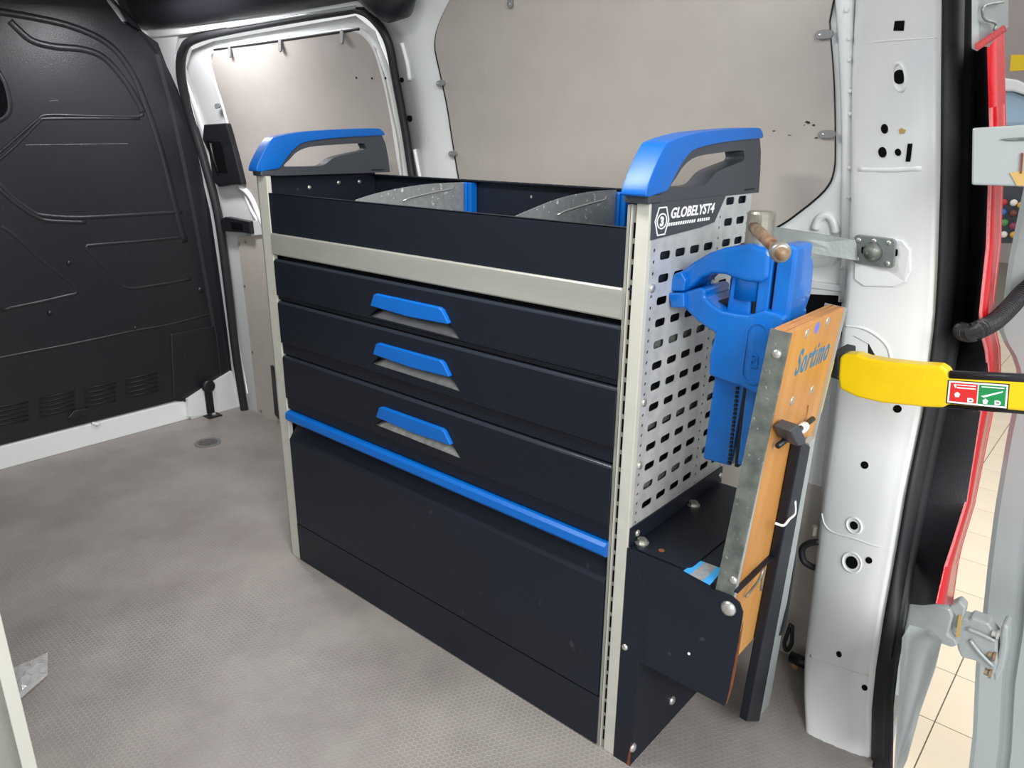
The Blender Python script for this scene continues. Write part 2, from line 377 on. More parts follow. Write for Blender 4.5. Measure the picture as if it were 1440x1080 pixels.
# ledge and black recess low at the right of the panel
g = G(); g.poly([wl(x, y, -.012) for x, y in [(1060, 385), (1185, 402), (1185, 411), (1060, 395)]], (0, .02, 0)); g.poly([wl(x, y, -.008) for x, y in [(1060, 398), (1185, 408), (1184, 425), (1178, 425), (1179, 416), (1060, 410)]], (0, .02, 0)); g.ob('body_ledge', 'whited', wall, bevel=.002)
g = G(); g.poly([wl(x, y, -.004) for x, y in [(1050, 410), (1184, 412), (1181, 520), (1040, 520)]], (0, .006, 0)); g.ob('body_recess', 'hole', wall)
# lower lining board right of the cabinet and wheel-arch step
g = G(); g.box((-.10, .572, 0), (1.46, .580, .84)); lowb = g.ob('lower_lining', 'board2', wall)

# ---------------- rear pillar
Np = 40
PA = [(1203, -80), (1200, 0), (1198, 110), (1197, 300), (1191, 400), (1183, 480), (1172, 590), (1160, 680), (1152, 750), (1140, 850), (1131, 930), (1131, 980), (1134, 1035)]
PAy = [.47, .475, .49, .505, .51, .51, .505, .50, .49, .46, .42, .38, .335]
PB = [(1327, -80), (1326, 0), (1325, 100), (1324, 250), (1320, 380), (1316, 450), (1301, 570), (1276, 690), (1259, 790), (1244, 870), (1233, 940), (1227, 1000), (1226, 1079)]
SP0 = (1.575, 0, .4); SPN = (1, 0, .05)
A3 = resample([at(x, y, 'y', v) for (x, y), v in zip(PA, PAy)], Np)
PBX = {870: 1.582, 940: 1.592, 1000: 1.604, 1079: 1.621}
def bpt(x, y, o=0): return at(x, y, 'x', PBX[y] + o) if y in PBX else atp(x, y, (SP0[0] + o, 0, SP0[2]), SPN)
B3 = resample([bpt(x, y) for x, y in PB], Np)
rows = []
back = [Vector((a.x - .03, yw(a.z) + .004, a.z)) for a in A3]
back2 = [a + Vector((-.004, .03, 0)) for a in A3]
rows += [back, back2, A3]
for t in (.06, .14, .3, .5, .7, .84, .9, .93):
    bulge = .010 * sin(pi * min(1, t / .9)) ** .5
    rows.append([a.lerp(b, t) + (b - a).cross(Vector((0, 0, 1))).normalized() * (-bulge) * (-1 if (b - a).cross(Vector((0, 0, 1))).dot(CP - a) > 0 else 1) for a, b in zip(A3, B3)])
rows.append([a.lerp(b, .96) + Vector((.004, .012, 0)) for a, b in zip(A3, B3)]); rows.append([b + Vector((.004, .012, 0)) for b in B3])
pil = G().loft(rows).ob('rear_pillar', 'white', wall, smooth=True)
pb = bvh(pil)
def on_pillar(g, x, y, r, sx=1, h=.0012):
    p, n = hit(pb, x, y)
    if p: disc_on(g, p, n, r, h, 22, sx)
g = G()
for x, y, r in [(1244, 181, .0085), (1241, 214, .0095), (1263, 214, .0065), (1216, 654, .008), (1262, 575, .008), (1222, 788, .007), (1180, 920, .0065), (1201, 739, .009), (1198, 791, .0135), (1216, 967, .006)]: on_pillar(g, x, y, r)
p, n = hit(pb, 1265, 108)
def poly_on(g, pxs, h=.0012, b=None):
    pts = []; nn = Vector()
    for x, y in pxs:
        p, n = hit(b or pb, x, y)
        if p: pts.append(p); nn += n
    nn.normalize(); g.poly([q - nn * .001 for q in pts], nn * (h + .001)); return nn
poly_on(g, [(x + 1265, y + 108) for x, y in rrect(0, 0, 14, 20, 6.9, 4)])
poly_on(g, [(1259, 29.5), (1272, 29), (1271, 43), (1257, 43)])
poly_on(g, [(1277, 202), (1283, 202), (1280, 227), (1274, 227)])
g.ob('body_hole', 'hole', wall)
g = G()    # embossed rims round two of the holes
for x, y, r in [(1201, 739, .017), (1198, 791, .021)]:
    p, n = hit(pb, x, y); n = n.normalized(); u = n.cross(Vector((0, 0, 1))).normalized(); v = u.cross(n)
    g.tube([p + u * r * cos(a) + v * r * sin(a) for a in [2 * pi * i / 24 for i in range(24)]], .0025, 8, True)
p, n = hit(pb, 1265, 108); u = n.cross(Vector((0, 0, 1))).normalized(); v = u.cross(n)
g.tube([p + u * .017 * cos(a) + v * .023 * sin(a) for a in [2 * pi * i / 24 for i in range(24)]], .003, 8, True)
g.ob('pressed_rim', 'white', wall, smooth=True)
g = G()    # seams across the pillar
def seam(g, pxs, r, off=.0):
    pts = []
    for x, y in pxs:
        p, n = hit(pb, x, y)
        if p: pts.append(p + n * off)
    g.tube(smooth_line(pts, 4), r, 8)
seam(g, [(1201, 63), (1240, 58), (1280, 55), (1316, 53)], .0013)
seam(g, [(1153, 690), (1156, 722), (1160, 738), (1172, 749), (1200, 757), (1232, 768), (1256, 771)], .002)
seam(g, [(1132, 908), (1140, 922), (1160, 932), (1190, 943), (1222, 951)], .003)
seam(g, [(1207, 238), (1250, 239), (1296, 237)], .007, -.005)
seam(g, [(1188, 458), (1215, 462), (1238, 476), (1250, 492), (1253, 512)], .0035, -.001)
g.ob('panel_seam', 'white', wall, smooth=True)
g = G(); poly_on(g, [(1203, 350), (1215, 341), (1250, 334), (1270, 338), (1281, 352), (1282, 380), (1274, 396), (1258, 403), (1215, 402), (1202, 392)], .0035); g.ob('pressed_pad', 'white', wall, bevel=.003, seg=3)
g = G(); poly_on(g, [(1264, 182), (1268, 180), (1274, 183), (1272, 187), (1265, 188)], .0006); g.ob('worn_spot', 'tan', wall)
# dark opening at the left foot of the round pressing
g = G(); poly_on(g, [(1183, 466), (1200, 472), (1222, 484), (1232, 502), (1222, 512), (1182, 512)], .0012); g.ob('body_recess', 'blackm', wall)

# ---------------- door-opening seal, black cladding, tail light
SL = PB; SR = [(1375, -80), (1372, 0), (1370, 100), (1366, 250), (1361, 380), (1355, 455), (1330, 570), (1305, 690), (1286, 780), (1278, 845), (1262, 925), (1255, 985), (1254, 1079)]
Ns = 50
s0 = resample_idx([bpt(x, y) for x, y in SL], Ns); SRX = {845: .018, 925: .028, 985: .040, 1079: .056}
s1 = resample_idx([atp(x, y, (1.59 + SRX.get(y, 0), 0, .4), SPN) for x, y in SR], Ns)
rows = []
for t, o in [(0, -.002), (.05, .006), (.2, .013), (.42, .012), (.50, .004), (.56, .004), (.62, .011), (.8, .012), (.95, .005), (1, -.004)]:
    rows.append([a.lerp(b, t) + Vector((o, -o * .6, 0)) for a, b in zip(s0, s1)])
rows = [[p + Vector((.004, .03, 0)) for p in rows[0]]] + rows
seal = G().loft(rows).ob('opening_seal', 'rubber', wall, smooth=True)
RP0 = (1.645, 0, .7); RPN = (1, 0, .075)
TL = [(1391, 66), (1394, 178), (1392, 262), (1389, 347), (1379, 442), (1380, 467), (1387, 494), (1390, 525), (1379, 578), (1373, 617), (1359, 706), (1340, 767), (1330, 797), (1318, 849)]
TR = [(1412, 38), (1415, 178), (1411, 262), (1408, 342), (1401, 405), (1397, 444), (1407, 489), (1408, 525), (1397, 581), (1382, 656), (1371, 711), (1354, 767), (1348, 794), (1340, 851)]
t0 = resample_idx([atp(x, y, RP0, RPN) for x, y in TL], 53)
c0 = resample_idx([atp(x, y, (1.592, 0, .4), SPN) for x, y in [(1369, 66), (1368, 178), (1364, 262), (1360, 370), (1355, 442), (1350, 480), (1343, 515), (1338, 545), (1326, 580), (1317, 630), (1301, 706), (1288, 767), (1284, 797), (1276, 849)]], 53)
clad = G().loft([[p + Vector((-.02, 0, 0)) for p in c0], c0, [a.lerp(b, .5) + Vector((.004, -.004, 0)) for a, b in zip(c0, t0)], t0]).ob('rear_cladding', 'black', wall, smooth=True)
tl = thing('tail_light', 'tall narrow red tail light with pale edges down the rear corner of the van', 'tail light', t0[20].copy())
t1 = resample_idx([atp(x, y, RP0, RPN) for x, y in TR], 53)
def strip(name, a, b, mt, lift, i0=0, i1=53):
    rws = []
    for s_, o in ((a, -.003), (a, 0), (a * .5 + b * .5, lift * .1), (b, 0), (b, -.003)):
        rws.append([p.lerp(q, s_) + Vector((o, 0, 0)) for p, q in list(zip(t0, t1))[i0:i1]])
    return G().loft(rws).ob(name, mt, tl, smooth=True)
strip('edge_lens', 0, .13, 'redl', .002, 3, 49); strip('lens', .13, .84, 'red', .004, 3, 49); strip('edge_lens', .84, .92, 'redl', .002, 3, 49); strip('bezel', .92, 1.0, 'red', .001, 0, 53)
strip('end_lens', 0, .93, 'red', .005, 0, 4); strip('end_lens', 0, .93, 'red', .005, 48, 53)
g = G(); g.poly([atp(x, y, (1.660, 0, .7), RPN) for x, y in [(1371, 62), (1411, 35), (1412, 42), (1371, 69)]], (0, .02, 0)); g.ob('corner_lens', 'red', tl)
# painted body above the tail light, gutter
g = G(); g.poly([atp(x, y, (1.648, 0, .7), RPN) for x, y in [(1366, -80), (1412, -80), (1412, 34), (1369, 62), (1366, 70)]], (0, .04, 0)); g.ob('rear_corner', 'silver', wall, bevel=.003)
g = G(); g.tube(smooth_line([atp(x, y, (1.655, 0, .7), RPN) for x, y in [(1411, 3), (1385, 8), (1382, 20), (1386, 28), (1400, 33), (1398, 42)]], 4), .0018, 8); g.ob('panel_seam', 'galv2', wall, smooth=True)
# body corner below the lower hinge
g = G(); g.poly([atp(x, y, RP0, RPN) for x, y in [(1268, 896), (1304, 903), (1317, 916), (1307, 958), (1285, 1020), (1266, 1090), (1256, 1090)]], (0, .05, 0)); g.ob('rear_corner', 'silver', wall, bevel=.004)
# outer skin of the van, so that the side reads as a body from outside
g = G(); g.box((1.30, .70, -.30), (1.60, .72, .35)); g.ob('outer_skin', 'silver', wall)

# ---------------- sliding door (left part of the wall)
door = sroot('door_1')
g = G()
outer = [(346, 590), (332, 500), (320, 400), (306, 300), (286, 222), (270, 170), (255, 110), (258, 70), (282, 53), (380, 33), (480, 16), (505, 14), (528, 30), (546, 60), (556, 110), (570, 185), (580, 250), (600, 360), (640, 560)]
path = smooth_line([wl(x, y, -.004) for x, y in outer], 6)
g.tube(path, [.0185 if i < 40 else (.0185 - .006 * min(1, (i - 40) / 12)) for i in range(len(path))], 10); sd = g.ob('door_seal', 'rubber', door, smooth=True)
# door inner skin
def wlp(pxs, dy): return [wl(x, y, dy) for x, y in pxs]
tri_poly('inner_skin', [(262, 95), (270, 70), (300, 58), (480, 26), (500, 22), (528, 44), (546, 90), (560, 160), (576, 250), (640, 560), (640, 640), (345, 640), (350, 560), (322, 400), (310, 300), (295, 210)], .022, 'white', door, .004)
fr_in = [(300, 72), (330, 66), (400, 55), (480, 43), (500, 42), (515, 50), (528, 68), (540, 105), (552, 160), (566, 246), (585, 340), (470, 400), (400, 345), (365, 312), (350, 285), (340, 250), (322, 175), (306, 122), (298, 92)]
g = G(); g.tube(smooth_line(wlp(fr_in, .018), 4, True), .010, 10, True); g.ob('frame_bead', 'white', door, smooth=True)
tri_poly('window_board', fr_in, .010, 'board', door, .004)
for q in [(324, 73, 1.4), (395, 64, 1.4), (482, 52, 1.4), (307, 149, .1)]:
    p = wl(q[0], q[1], .006); u = Vector((cos(q[2]), 0, sin(q[2]))); v = Vector((-sin(q[2]), 0, cos(q[2])))
    G().poly([p + u * a + v * b for a, b in rrect(0, 0, .042, .018, .0088)], (0, -.006, 0)).ob('clip', 'clip', door, bevel=.0015)
g = G(); g.tube(wlp([(301, 70), (400, 56), (505, 41)], .010), .004, 8); g.ob('gap_line', 'blackm', door)
g = G()
for x, y in [(501, 109), (523, 110), (542, 110)]: disc_on(g, wl(x, y, .0098), Vector((0, -1, 0)), .0035, .0006)
g.ob('pin_hole', 'hole', door)
# lower board of the door with rivets
tri_poly('lower_board', [(334, 334), (350, 331), (400, 325), (470, 330), (520, 660), (420, 625), (362, 585), (352, 480), (342, 400)], .012, 'board2', door, .004)
g = G()
for x, y in [(345, 340), (344, 402), (355, 495), (367, 578), (336, 343)]: G().dome(wl(x, y, .011), (0, -1, 0), .007, .003, 12).ob('rivet', 'clip', door, smooth=True)
g = G(); g.poly(wlp([(380, 514), (384, 517), (394, 580), (392, 590), (386, 583)], .0), (0, .012, 0)); g.ob('edge_bracket', 'black', door, bevel=.002)
g = G(); g.tube(smooth_line(wlp([(338, 262), (350, 272), (358, 285), (364, 300), (372, 318)], .012), 4), .014, 10); g.ob('frame_bead', 'white', door, smooth=True)
g = G(); g.poly(wlp([(352, 312), (372, 306), (378, 330), (353, 332)], .004), (0, .012, 0)); g.ob('latch_cover', 'white', door, bevel=.003)
# recessed black pull and latch
pull = G(); pull.poly(wlp([(286, 175), (317, 173), (326, 204), (340, 259), (322, 260), (307, 263), (299, 255), (293, 214), (284, 196)], -.012), (0, .03, 0)); po = pull.ob('pull_recess', 'black', door, bevel=.006, seg=3)
g = G(); g.poly(wlp([(289, 198), (310, 199), (320, 244), (304, 243)], -.0135), (0, .004, 0)); g.ob('recess', 'hole', po)
g = G(); g.tube(wlp([(296, 201), (300, 222), (307, 242)], -.018), .006, 8); g.ob('pull_bar', 'black', po, smooth=True)
g = G(); g.poly(wlp([(309, 309), (316, 305), (350, 312), (352, 329), (340, 327), (314, 325)], -.015), (0, .03, 0)); lo_ = g.ob('latch', 'black', door, bevel=.003)
g = G(); g.poly(wlp([(324, 312), (340, 315), (341, 325), (326, 322)], -.017), (0, .004, 0)); g.ob('latch_slot', 'hole', lo_)

# ---------------- black cover along the roof edge, white rail below it
tr = sroot('trim_1')
ca = [(140, 0), (175, 46), (195, 36), (300, 24), (400, 8), (450, -8), (505, -30), (580, -70)]
def roofpt(x, y, dy): return wl(x, y, dy)
lowr = resample([roofpt(x, y, -.03) for x, y in [(186, 42), (260, 35), (340, 24), (420, 12), (470, 4), (520, -6), (560, -16)]], 24)
g = G(); g.loft([[p + Vector((0, .05, -.004)) for p in lowr], lowr, [p + Vector((0, -.03, .02)) for p in lowr], [p + Vector((0, -.07, .07)) for p in lowr], [Vector((p.x, p.y - .10, 1.785)) for p in lowr]])
g.ob('roof_cover', 'black', tr, smooth=True)
g = G(); p = wl(549, -2, -.06); g.tube([p + Vector((-.10, .01, .05)), p + Vector((-.04, .0, .02)), p + Vector((.0, 0, -.003)), p + Vector((.035, 0, -.004)), p + Vector((.06, 0, .015)), p + Vector((.07, 0, .05))], [.055, .06, .058, .05, .035, .02], 20); g.ob('cover_end', 'black', tr, smooth=True)
g = G(); g.poly(wlp([(196, 37), (300, 27), (420, 11), (500, 0), (515, 8), (420, 24), (320, 38), (262, 48), (202, 54), (195, 47)], -.014), (0, .02, 0)); g.ob('slide_rail', 'white', wall, bevel=.004)
g = G(); g.tube(wlp([(320, 38), (420, 22), (500, 10)], -.016), .005, 8); g.ob('rail_bead', 'silver', wall, smooth=True)
# white strip of the pillar between liner and seal
Wl = [(206, 50), (226, 76), (240, 104), (253, 133), (270, 192), (283, 245), (296, 300), (307, 374), (320, 470), (326, 522), (334, 572)]; Wr = [(250, 50), (246, 76), (248, 104), (262, 133), (278, 192), (290, 245), (303, 300), (313, 374), (326, 470), (334, 522), (342, 572)]
G().loft([resample_idx(wlp(Wl, -.004), 40), resample_idx(wlp(Wr, -.004), 40)]).ob('pillar_strip', 'white', wall, solid=-.012)

# ---------------- bulkhead
bk = sroot('wall_front')
def bp(x, y, d=0): return at(x, y, 'x', XB + .02 + d)
edge = [bp(x, y) for x, y in [(150, 0), (172, 30), (195, 45), (224, 66), (240, 104), (254, 133), (271, 192), (284, 245), (297, 300), (308, 374), (321, 470), (326, 522), (285, 563), (262, 566)]]
pl = [(-1.35, 1.78)] + [(p.y, p.z) for p in [bp(150, -60)] + edge] + [(.30, .098), (-1.35, .09)]
g = G(); g.prism([(y, z) for y, z in pl], 'x', XB, XB + .02); g.ob('liner_panel', 'bulk', bk, bevel=.004)
struct_back = G().box((XB - .02, -1.35, -.03), (XB - .004, .58, 1.78)).ob('bulkhead_sheet', 'whited', bk)
def bead(paths, r, name='pressed_bead', d=None, n=5, mt='bulk'):
    r *= 1.9; d = -r * .72 if d is None else d
    g = G()
    for pth in paths: g.tube(smooth_line([bp(x, y, d) for x, y in pth], n), r, 8)
    return g.ob(name, mt, bk, smooth=True)
bead([[(-10, 16), (40, 24), (100, 38), (150, 62), (182, 100), (204, 150), (226, 215), (245, 290), (258, 340)], [(218, 62), (234, 120), (252, 200), (270, 290), (288, 380), (300, 460), (310, 530)]], .010)
bead([[(-10, 222), (20, 196), (50, 170), (66, 162), (120, 163), (192, 164), (200, 158)], [(-10, 232), (22, 204), (54, 172), (70, 167), (196, 167)]], .0045)
bead([[(12, 30), (24, 42), (44, 58), (75, 66), (115, 70), (145, 82), (172, 112), (190, 140), (199, 158)]], .010)
bead([[(-5, 256), (20, 280), (45, 298), (60, 303), (110, 306), (190, 302), (255, 298)], [(-5, 264), (24, 288), (50, 305), (70, 311), (120, 313)]], .006)
bead([[(0, 318), (22, 333), (60, 368), (107, 407), (85, 418), (0, 436)]], .005)
bead([[(262, 333), (190, 340), (128, 345), (121, 348), (128, 358), (155, 385), (178, 405), (225, 400), (268, 392)]], .005)
bead([[(-10, 505), (48, 494), (120, 480), (185, 466), (240, 456), (300, 440)]], .004)
bead([[(242, 470), (250, 500), (258, 555)]], .006)
bead([[(-5, 100), (6, 120), (12, 148), (8, 162), (-8, 172)]], .008)
g = G()
for y in (100, 120, 140): pass
g.poly([bp(x, y, .0) for x, y in [(-40, 60), (0, 100), (8, 125), (11, 150), (4, 164), (-40, 180)]], (.002, 0, 0)); g.ob('liner_recess', 'hole', bk)
cov = [bp(x, y, .0) for x, y in [(150, -5), (186, 32), (218, 76), (238, 150), (256, 230), (272, 310), (288, 400), (300, 470), (308, 540)]]
G().loft([cov, [p + Vector((.008, .012, 0)) for p in cov], [p + Vector((.012, .012, 0)) for p in resample_idx([bp(x, y, 0) for x, y in [(172, 30), (195, 45), (224, 66), (254, 133), (284, 245), (297, 300), (308, 374), (321, 470), (326, 530)]], 9)], resample_idx([bp(x, y, -.01) for x, y in [(172, 30), (195, 45), (224, 66), (254, 133), (284, 245), (297, 300), (308, 374), (321, 470), (326, 530)]], 9)]).ob('pillar_cover', 'bulk', bk, smooth=False)
# vent slats, each its own strip
for (x0, y0, x1, y1) in [(-30, 578, 40, 565), (54, 561, 105, 550), (118, 547, 163, 538), (176, 534, 222, 524)]:
    for k in range(5):
        a = bp(x0 + k * .4, y0 + k * 6.2, .001); b = bp(x1, y1 + k * 6.2, .001)
        g = G(); g.tube([a, b], .0038, 6); g.ob('vent_slat', 'blackm', bk, smooth=True)
g = G()
for x, y, r in [(70, 440, .010), (282, 408, .014), (97, 370, .010), (190, 461, .007)]: G().dome(bp(x, y), (1, 0, 0), r, .006, 14).ob('liner_plug', 'black', bk, smooth=True)
g = G(); g.poly([bp(x, y, .0) for x, y in [(94, 587), (102, 577), (123, 573), (126, 580), (120, 585), (110, 584), (104, 590)]], (.012, 0, 0)); g.ob('liner_clip', 'black', bk, bevel=.003)
# lower right piece of liner that turns out towards the door
g = G(); g.poly([at(x, y, 'x', -1.374) for x, y in [(240, 470), (300, 458), (322, 470), (327, 522), (300, 547), (287, 564), (262, 566), (244, 560)]], (-.02, 0, 0)); g.ob('liner_corner', 'bulk', bk, bevel=.005)
# scratches
g = G()
for a, b in [((36, 204), (180, 202)), ((70, 142), (82, 141)), ((228, 218), (233, 219))]: g.tube([bp(*a, .0), bp(*b, .0)], .0012, 5)
g.ob('scratch', 'galv2', bk)
# sill
sill = G(); sill.prism([(XB + .005, 0), (-1.372, 0), (-1.380, .088), (XB + .005, .094)], 'y', -1.34, .352); so = sill.ob('baseboard_front', 'white', bevel=.003); struct(so)
g = G(); g.box((XB + .0, .352, 0), (-1.36, .57, .10)); g.poly([at(x, y, 'x', -1.354) for x, y in [(264, 562), (290, 545), (326, 522), (333, 548), (340, 566), (330, 580), (265, 586)]], (-.02, 0, 0)); g.ob('corner_sheet', 'white', so)
g = G(); p = at(137, 597, 'x', -1.377); g.tube([p + Vector((0, -.02, .012)), p, p + Vector((.002, .012, .006))], [.006, .009, .004], 8); g.ob('sealant_blob', 'white', so, smooth=True)

# ================================================================= FLOOR FITTINGS
dr = thing('floor_drain', 'round perforated metal drain set in the grey floor near the black bulkhead', 'drain', (-1.038, .263, 0))
sheet('grille', circ(0, 0, .040, 28), [circ(i * .0125 + (j % 2) * .00625, j * .0108, .0042, 8) for i in range(-4, 5) for j in range(-3, 4) if math.hypot(i * .0125 + (j % 2) * .00625, j * .0108) < .034], .002, ((-1.038, .263, .0022), (1, 0, 0), (0, 1, 0)), 'lead', dr)
sheet('ring', circ(0, 0, .054, 32), [circ(0, 0, .041, 32)], .003, ((-1.038, .263, .0018), (1, 0, 0), (0, 1, 0)), 'clip', dr)
G().cyl((-1.038, .263, .0002), (-1.038, .263, .0008), .042, 28).ob('drain_well', 'hole', dr)
an = thing('floor_anchor', 'black steel anchor bracket bolted to the floor below the bulkhead corner', 'bracket', (-1.329, .436, 0))
g = G(); g.box((-1.350, .405, .0005), (-1.295, .470, .006)); g.ob('foot_plate', 'blackm', an, bevel=.001)
g = G(); g.box((-1.356, .425, .0065), (-1.348, .462, .125)); g.ob('upright', 'black', an, bevel=.002)
g = G(); g.tube([(-1.358, .443, .142), (-1.350, .443, .142), (-1.335, .443, .142), (-1.331, .443, .142)], [.024, .030, .030, .022], 20); g.ob('swivel_head', 'black', an, smooth=True)
g = G(); g.tube([(-1.32, .443, .006), (-1.32, .443, .011), (-1.32, .443, .016)], [.010, .010, .007], 12); g.ob('bolt', 'zinc', an)

# ================================================================= TOOL CABINET
cab = thing('tool_cabinet', 'dark anthracite van tool cabinet with three blue-handled drawers and pale corner posts', 'cabinet', (.6, .2, 0))
W, DP, H = 1.2, .394, 1.144
# corner posts
def post(x0, x1, flip):
    p = G().box((x0, -.002, .0), (x1, .012, H)).ob('corner_post', 'cream', cab, bevel=.0015); return p
lp = post(.003, .046, 0)
G().box((-.004, .0, 0), (.003, .03, H)).ob('post_edge', 'aludark', lp)
rp = post(1.1765, 1.2015, 1)
ch = G().box((1.158, .0, .0), (1.1635, .014, H - .004)).box((1.1635, .004, 0), (1.1765, .008, H - .004)).ob('slot_channel', 'aludark', rp)
G().box((1.1655, -.001, .0), (1.1668, .0045, H - .004)).ob('channel_web', 'cream', rp)
g = G(); k = 0; z = .02
g = G()
while z < H - .03:
    g.box((1.1695, .0034, z), (1.1762, .0045, z + .026)); z += .0355
g.ob('channel_slot', 'hole', rp)
# galvanised perforated side panel (right)
rowz = [.572 + .0401 * i for i in range(15)]
holes = []
for z in rowz:
    for j, y in enumerate((.062, .1155, .169, .2225, .298, .3515)):
        if z > 1.07 and y < .25: continue
        holes.append(rrect(y, z, .036, .0145, .005, 2))
for i in range(29):
    z = .545 + .0200 * i
    if z < 1.075: holes.append(circ(.0245, z, .0034, 8))
    if z < 1.13: holes.append(circ(.2605, z, .0030, 8)); holes.append(circ(.381, z, .0030, 8))
sp = sheet('side_panel', [(0.003, .50), (DP, .50), (DP, H), (0.003, H)], holes, .0016, ((1.2, 0, 0), (0, 1, 0), (0, 0, 1)), 'galv', cab); sp['label'] = 'perforated galvanised side panel'
g = G(); g.box((1.2, DP - .012, .02), (1.2006, DP, H)); g.box((1.180, DP - .012, .02), (1.199, DP - .010, H)); g.ob('rear_flange', 'galv', sp)
g = G()
for y, z in [(.0245, 1.0), (.0245, .79), (.0245, .665)]: G().dome((1.2012, y, z), (1, 0, 0), .0085, .0045, 16).ob('cap_rivet', 'zinc', sp, smooth=True)
for z in (.853, .732, .612, ): pass
# two rails seen grey behind some slots
g = G(); g.box((1.186, .03, .880), (1.192, .37, .90)); g.box((1.186, .03, .723), (1.192, .37, .742)); g.box((1.186, .03, .60), (1.192, .37, .622)); g.ob('drawer_slide', 'galv2', cab)
# carcass
g = G(); g.box((.050, .03, .02), (1.178, .37, .93)); g.ob('carcass', 'dark', cab)
G().box((0.0, .004, 0), (.0018, DP, H)).ob('side_panel', 'navy', cab)
G().box((1.1995, .004, 0), (1.2005, DP, .50)).ob('lower_side_panel', 'navy', cab)
sheet('back_panel', [(0, 0), (W, 0), (W, 1.137), (0, 1.137)], [circ(.33, 1.105, .004, 10), circ(.62, 1.105, .004, 10), circ(.95, 1.105, .004, 10)], .0016, ((0, DP - .001, 0), (1, 0, 0), (0, 0, 1)), 'navy', cab)
G().box((.004, DP - .022, 1.1355), (1.196, DP + .001, 1.1385)).ob('back_lip', 'navy', cab)
g = G(); x = .06
while x < 1.17: g.box((x, DP - .016, 1.1384), (x + .022, DP - .010, 1.1389)); x += .036
g.ob('lip_slot', 'hole', cab)
# tray on top
G().box((.047, .0, .999), (1.158, .0022, 1.101)).ob('tray_front', 'navyb', cab)
G().box((.047, .0, 1.0995), (1.158, .011, 1.1018)).ob('tray_lip', 'navyb', cab)
G().box((.047, .002, .995), (1.19, .385, .999)).ob('tray_floor', 'navy', cab)
G().box((.004, .012, .995), (.0065, .388, 1.143)).ob('tray_end', 'navy', cab); G().box((1.190, .012, .995), (1.1925, .388, 1.143)).ob('tray_end', 'navy', cab)
g = G()
for y, z in [(.03, 1.118), (.255, 1.118), (.155, 1.108), (.33, 1.118)]: G().dome((.0066, y, z), (1, 0, 0), .0065, .0035, 12).ob('bolt', 'zinc', cab, smooth=True)
# aluminium rail
G().prism([(-.004, .942), (-.006, .945), (-.006, .995), (-.004, .998), (.004, .998), (.004, .942)], 'x', .050, 1.158).ob('front_rail', 'alu', cab)
# drawers
def drawer(zb, zt, crease, hz, sz, scoop):
    d = None
    # hole for the scoop: trapezoid
    x0, x1 = .470, .735
    hole = [(x0 + .018, hz - .004), (x1 - .004, hz - .004), (x1 + .024, sz + .002), (x0 - .020, sz + .004)]
    zc = zb + crease
    outl = [(.053, zc), (1.158, zc), (1.158, zt - .006), (.053, zt - .006)]
    d = sheet('drawer', outl, [hole] if sz > zc else [hole], .004, ((0, -.004, 0), (1, 0, 0), (0, 0, 1)), 'navyb', cab)
    # rounded top lip and the chamfered foot below the crease
    g = G(); g.prism([(-.006, zt - .007), (-.004, zt - .002), (0, zt), (.02, zt), (.02, zt - .007)], 'x', .053, 1.158); g.ob('top_lip', 'lip', d, bevel=.0012)
    if crease > .001:
        g = G(); g.prism([(-.006, zc), (.0005, zc - .004), (.0005, zb + .001), (.02, zb + .001), (.02, zc)], 'x', .050, 1.158); g.ob('foot_edge', 'navyb', d)
    # scoop plate
    g = G(); n = 14
    a = []; b = []
    for i in range(n + 1):
        t = i / n; x = x0 - .020 + (x1 - x0 + .044) * t
        a.append(Vector((x, -.0025, sz + .002 + .002 * (1 - t))))
        b.append(Vector((x0 + .02 + (x1 - x0 - .01) * t, .022, sz + .030 - .006 * sin(pi * t))))
    g.loft([a, b]); g.ob('scoop', scoop, d, smooth=True, solid=.001)
    g = G(); g.loft([b, [p + Vector((0, .0, .035)) for p in b]]); g.ob('scoop_back', 'blackm', d, solid=.001)
    # blue grip
    g = G(); g.prism([(x0 + .014, hz + .028), (x0 + .022, hz + .031), (x1 - .030, hz + .031), (x1 - .020, hz + .027), (x1, hz), (x1 - .006, hz - .002), ((x0 + x1) / 2, hz - .006), (x0, hz - .001)], 'y', -.016, -.004); g.ob('handle', 'blue', d, bevel=.0028, seg=3)
    return d
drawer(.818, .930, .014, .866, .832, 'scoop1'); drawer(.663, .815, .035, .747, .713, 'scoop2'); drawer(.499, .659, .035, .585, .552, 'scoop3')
# blue profile, flap, plinth
G().prism([(-.012, .468), (-.016, .474), (-.014, .490), (-.006, .495), (.01, .495), (.01, .464), (-.006, .464)], 'x', .056, 1.158).ob('edge_profile', 'blue', cab)
g = G(); g.prism([(-.006, .131), (-.006, .405), (-.003, .409), (.024, .446), (.029, .446), (.029, .131)], 'x', .052, 1.156); g.ob('flap_door', 'navy', cab, bevel=.0008)
G().box((.052, .026, .43), (1.156, .03, .47)).ob('flap_gap_shade', 'blackm', cab)  # added black strip, paints the shade in the gap above the flap
G().box((.048, -.004, .004), (1.158, .02, .1262)).ob('plinth', 'navy', cab)
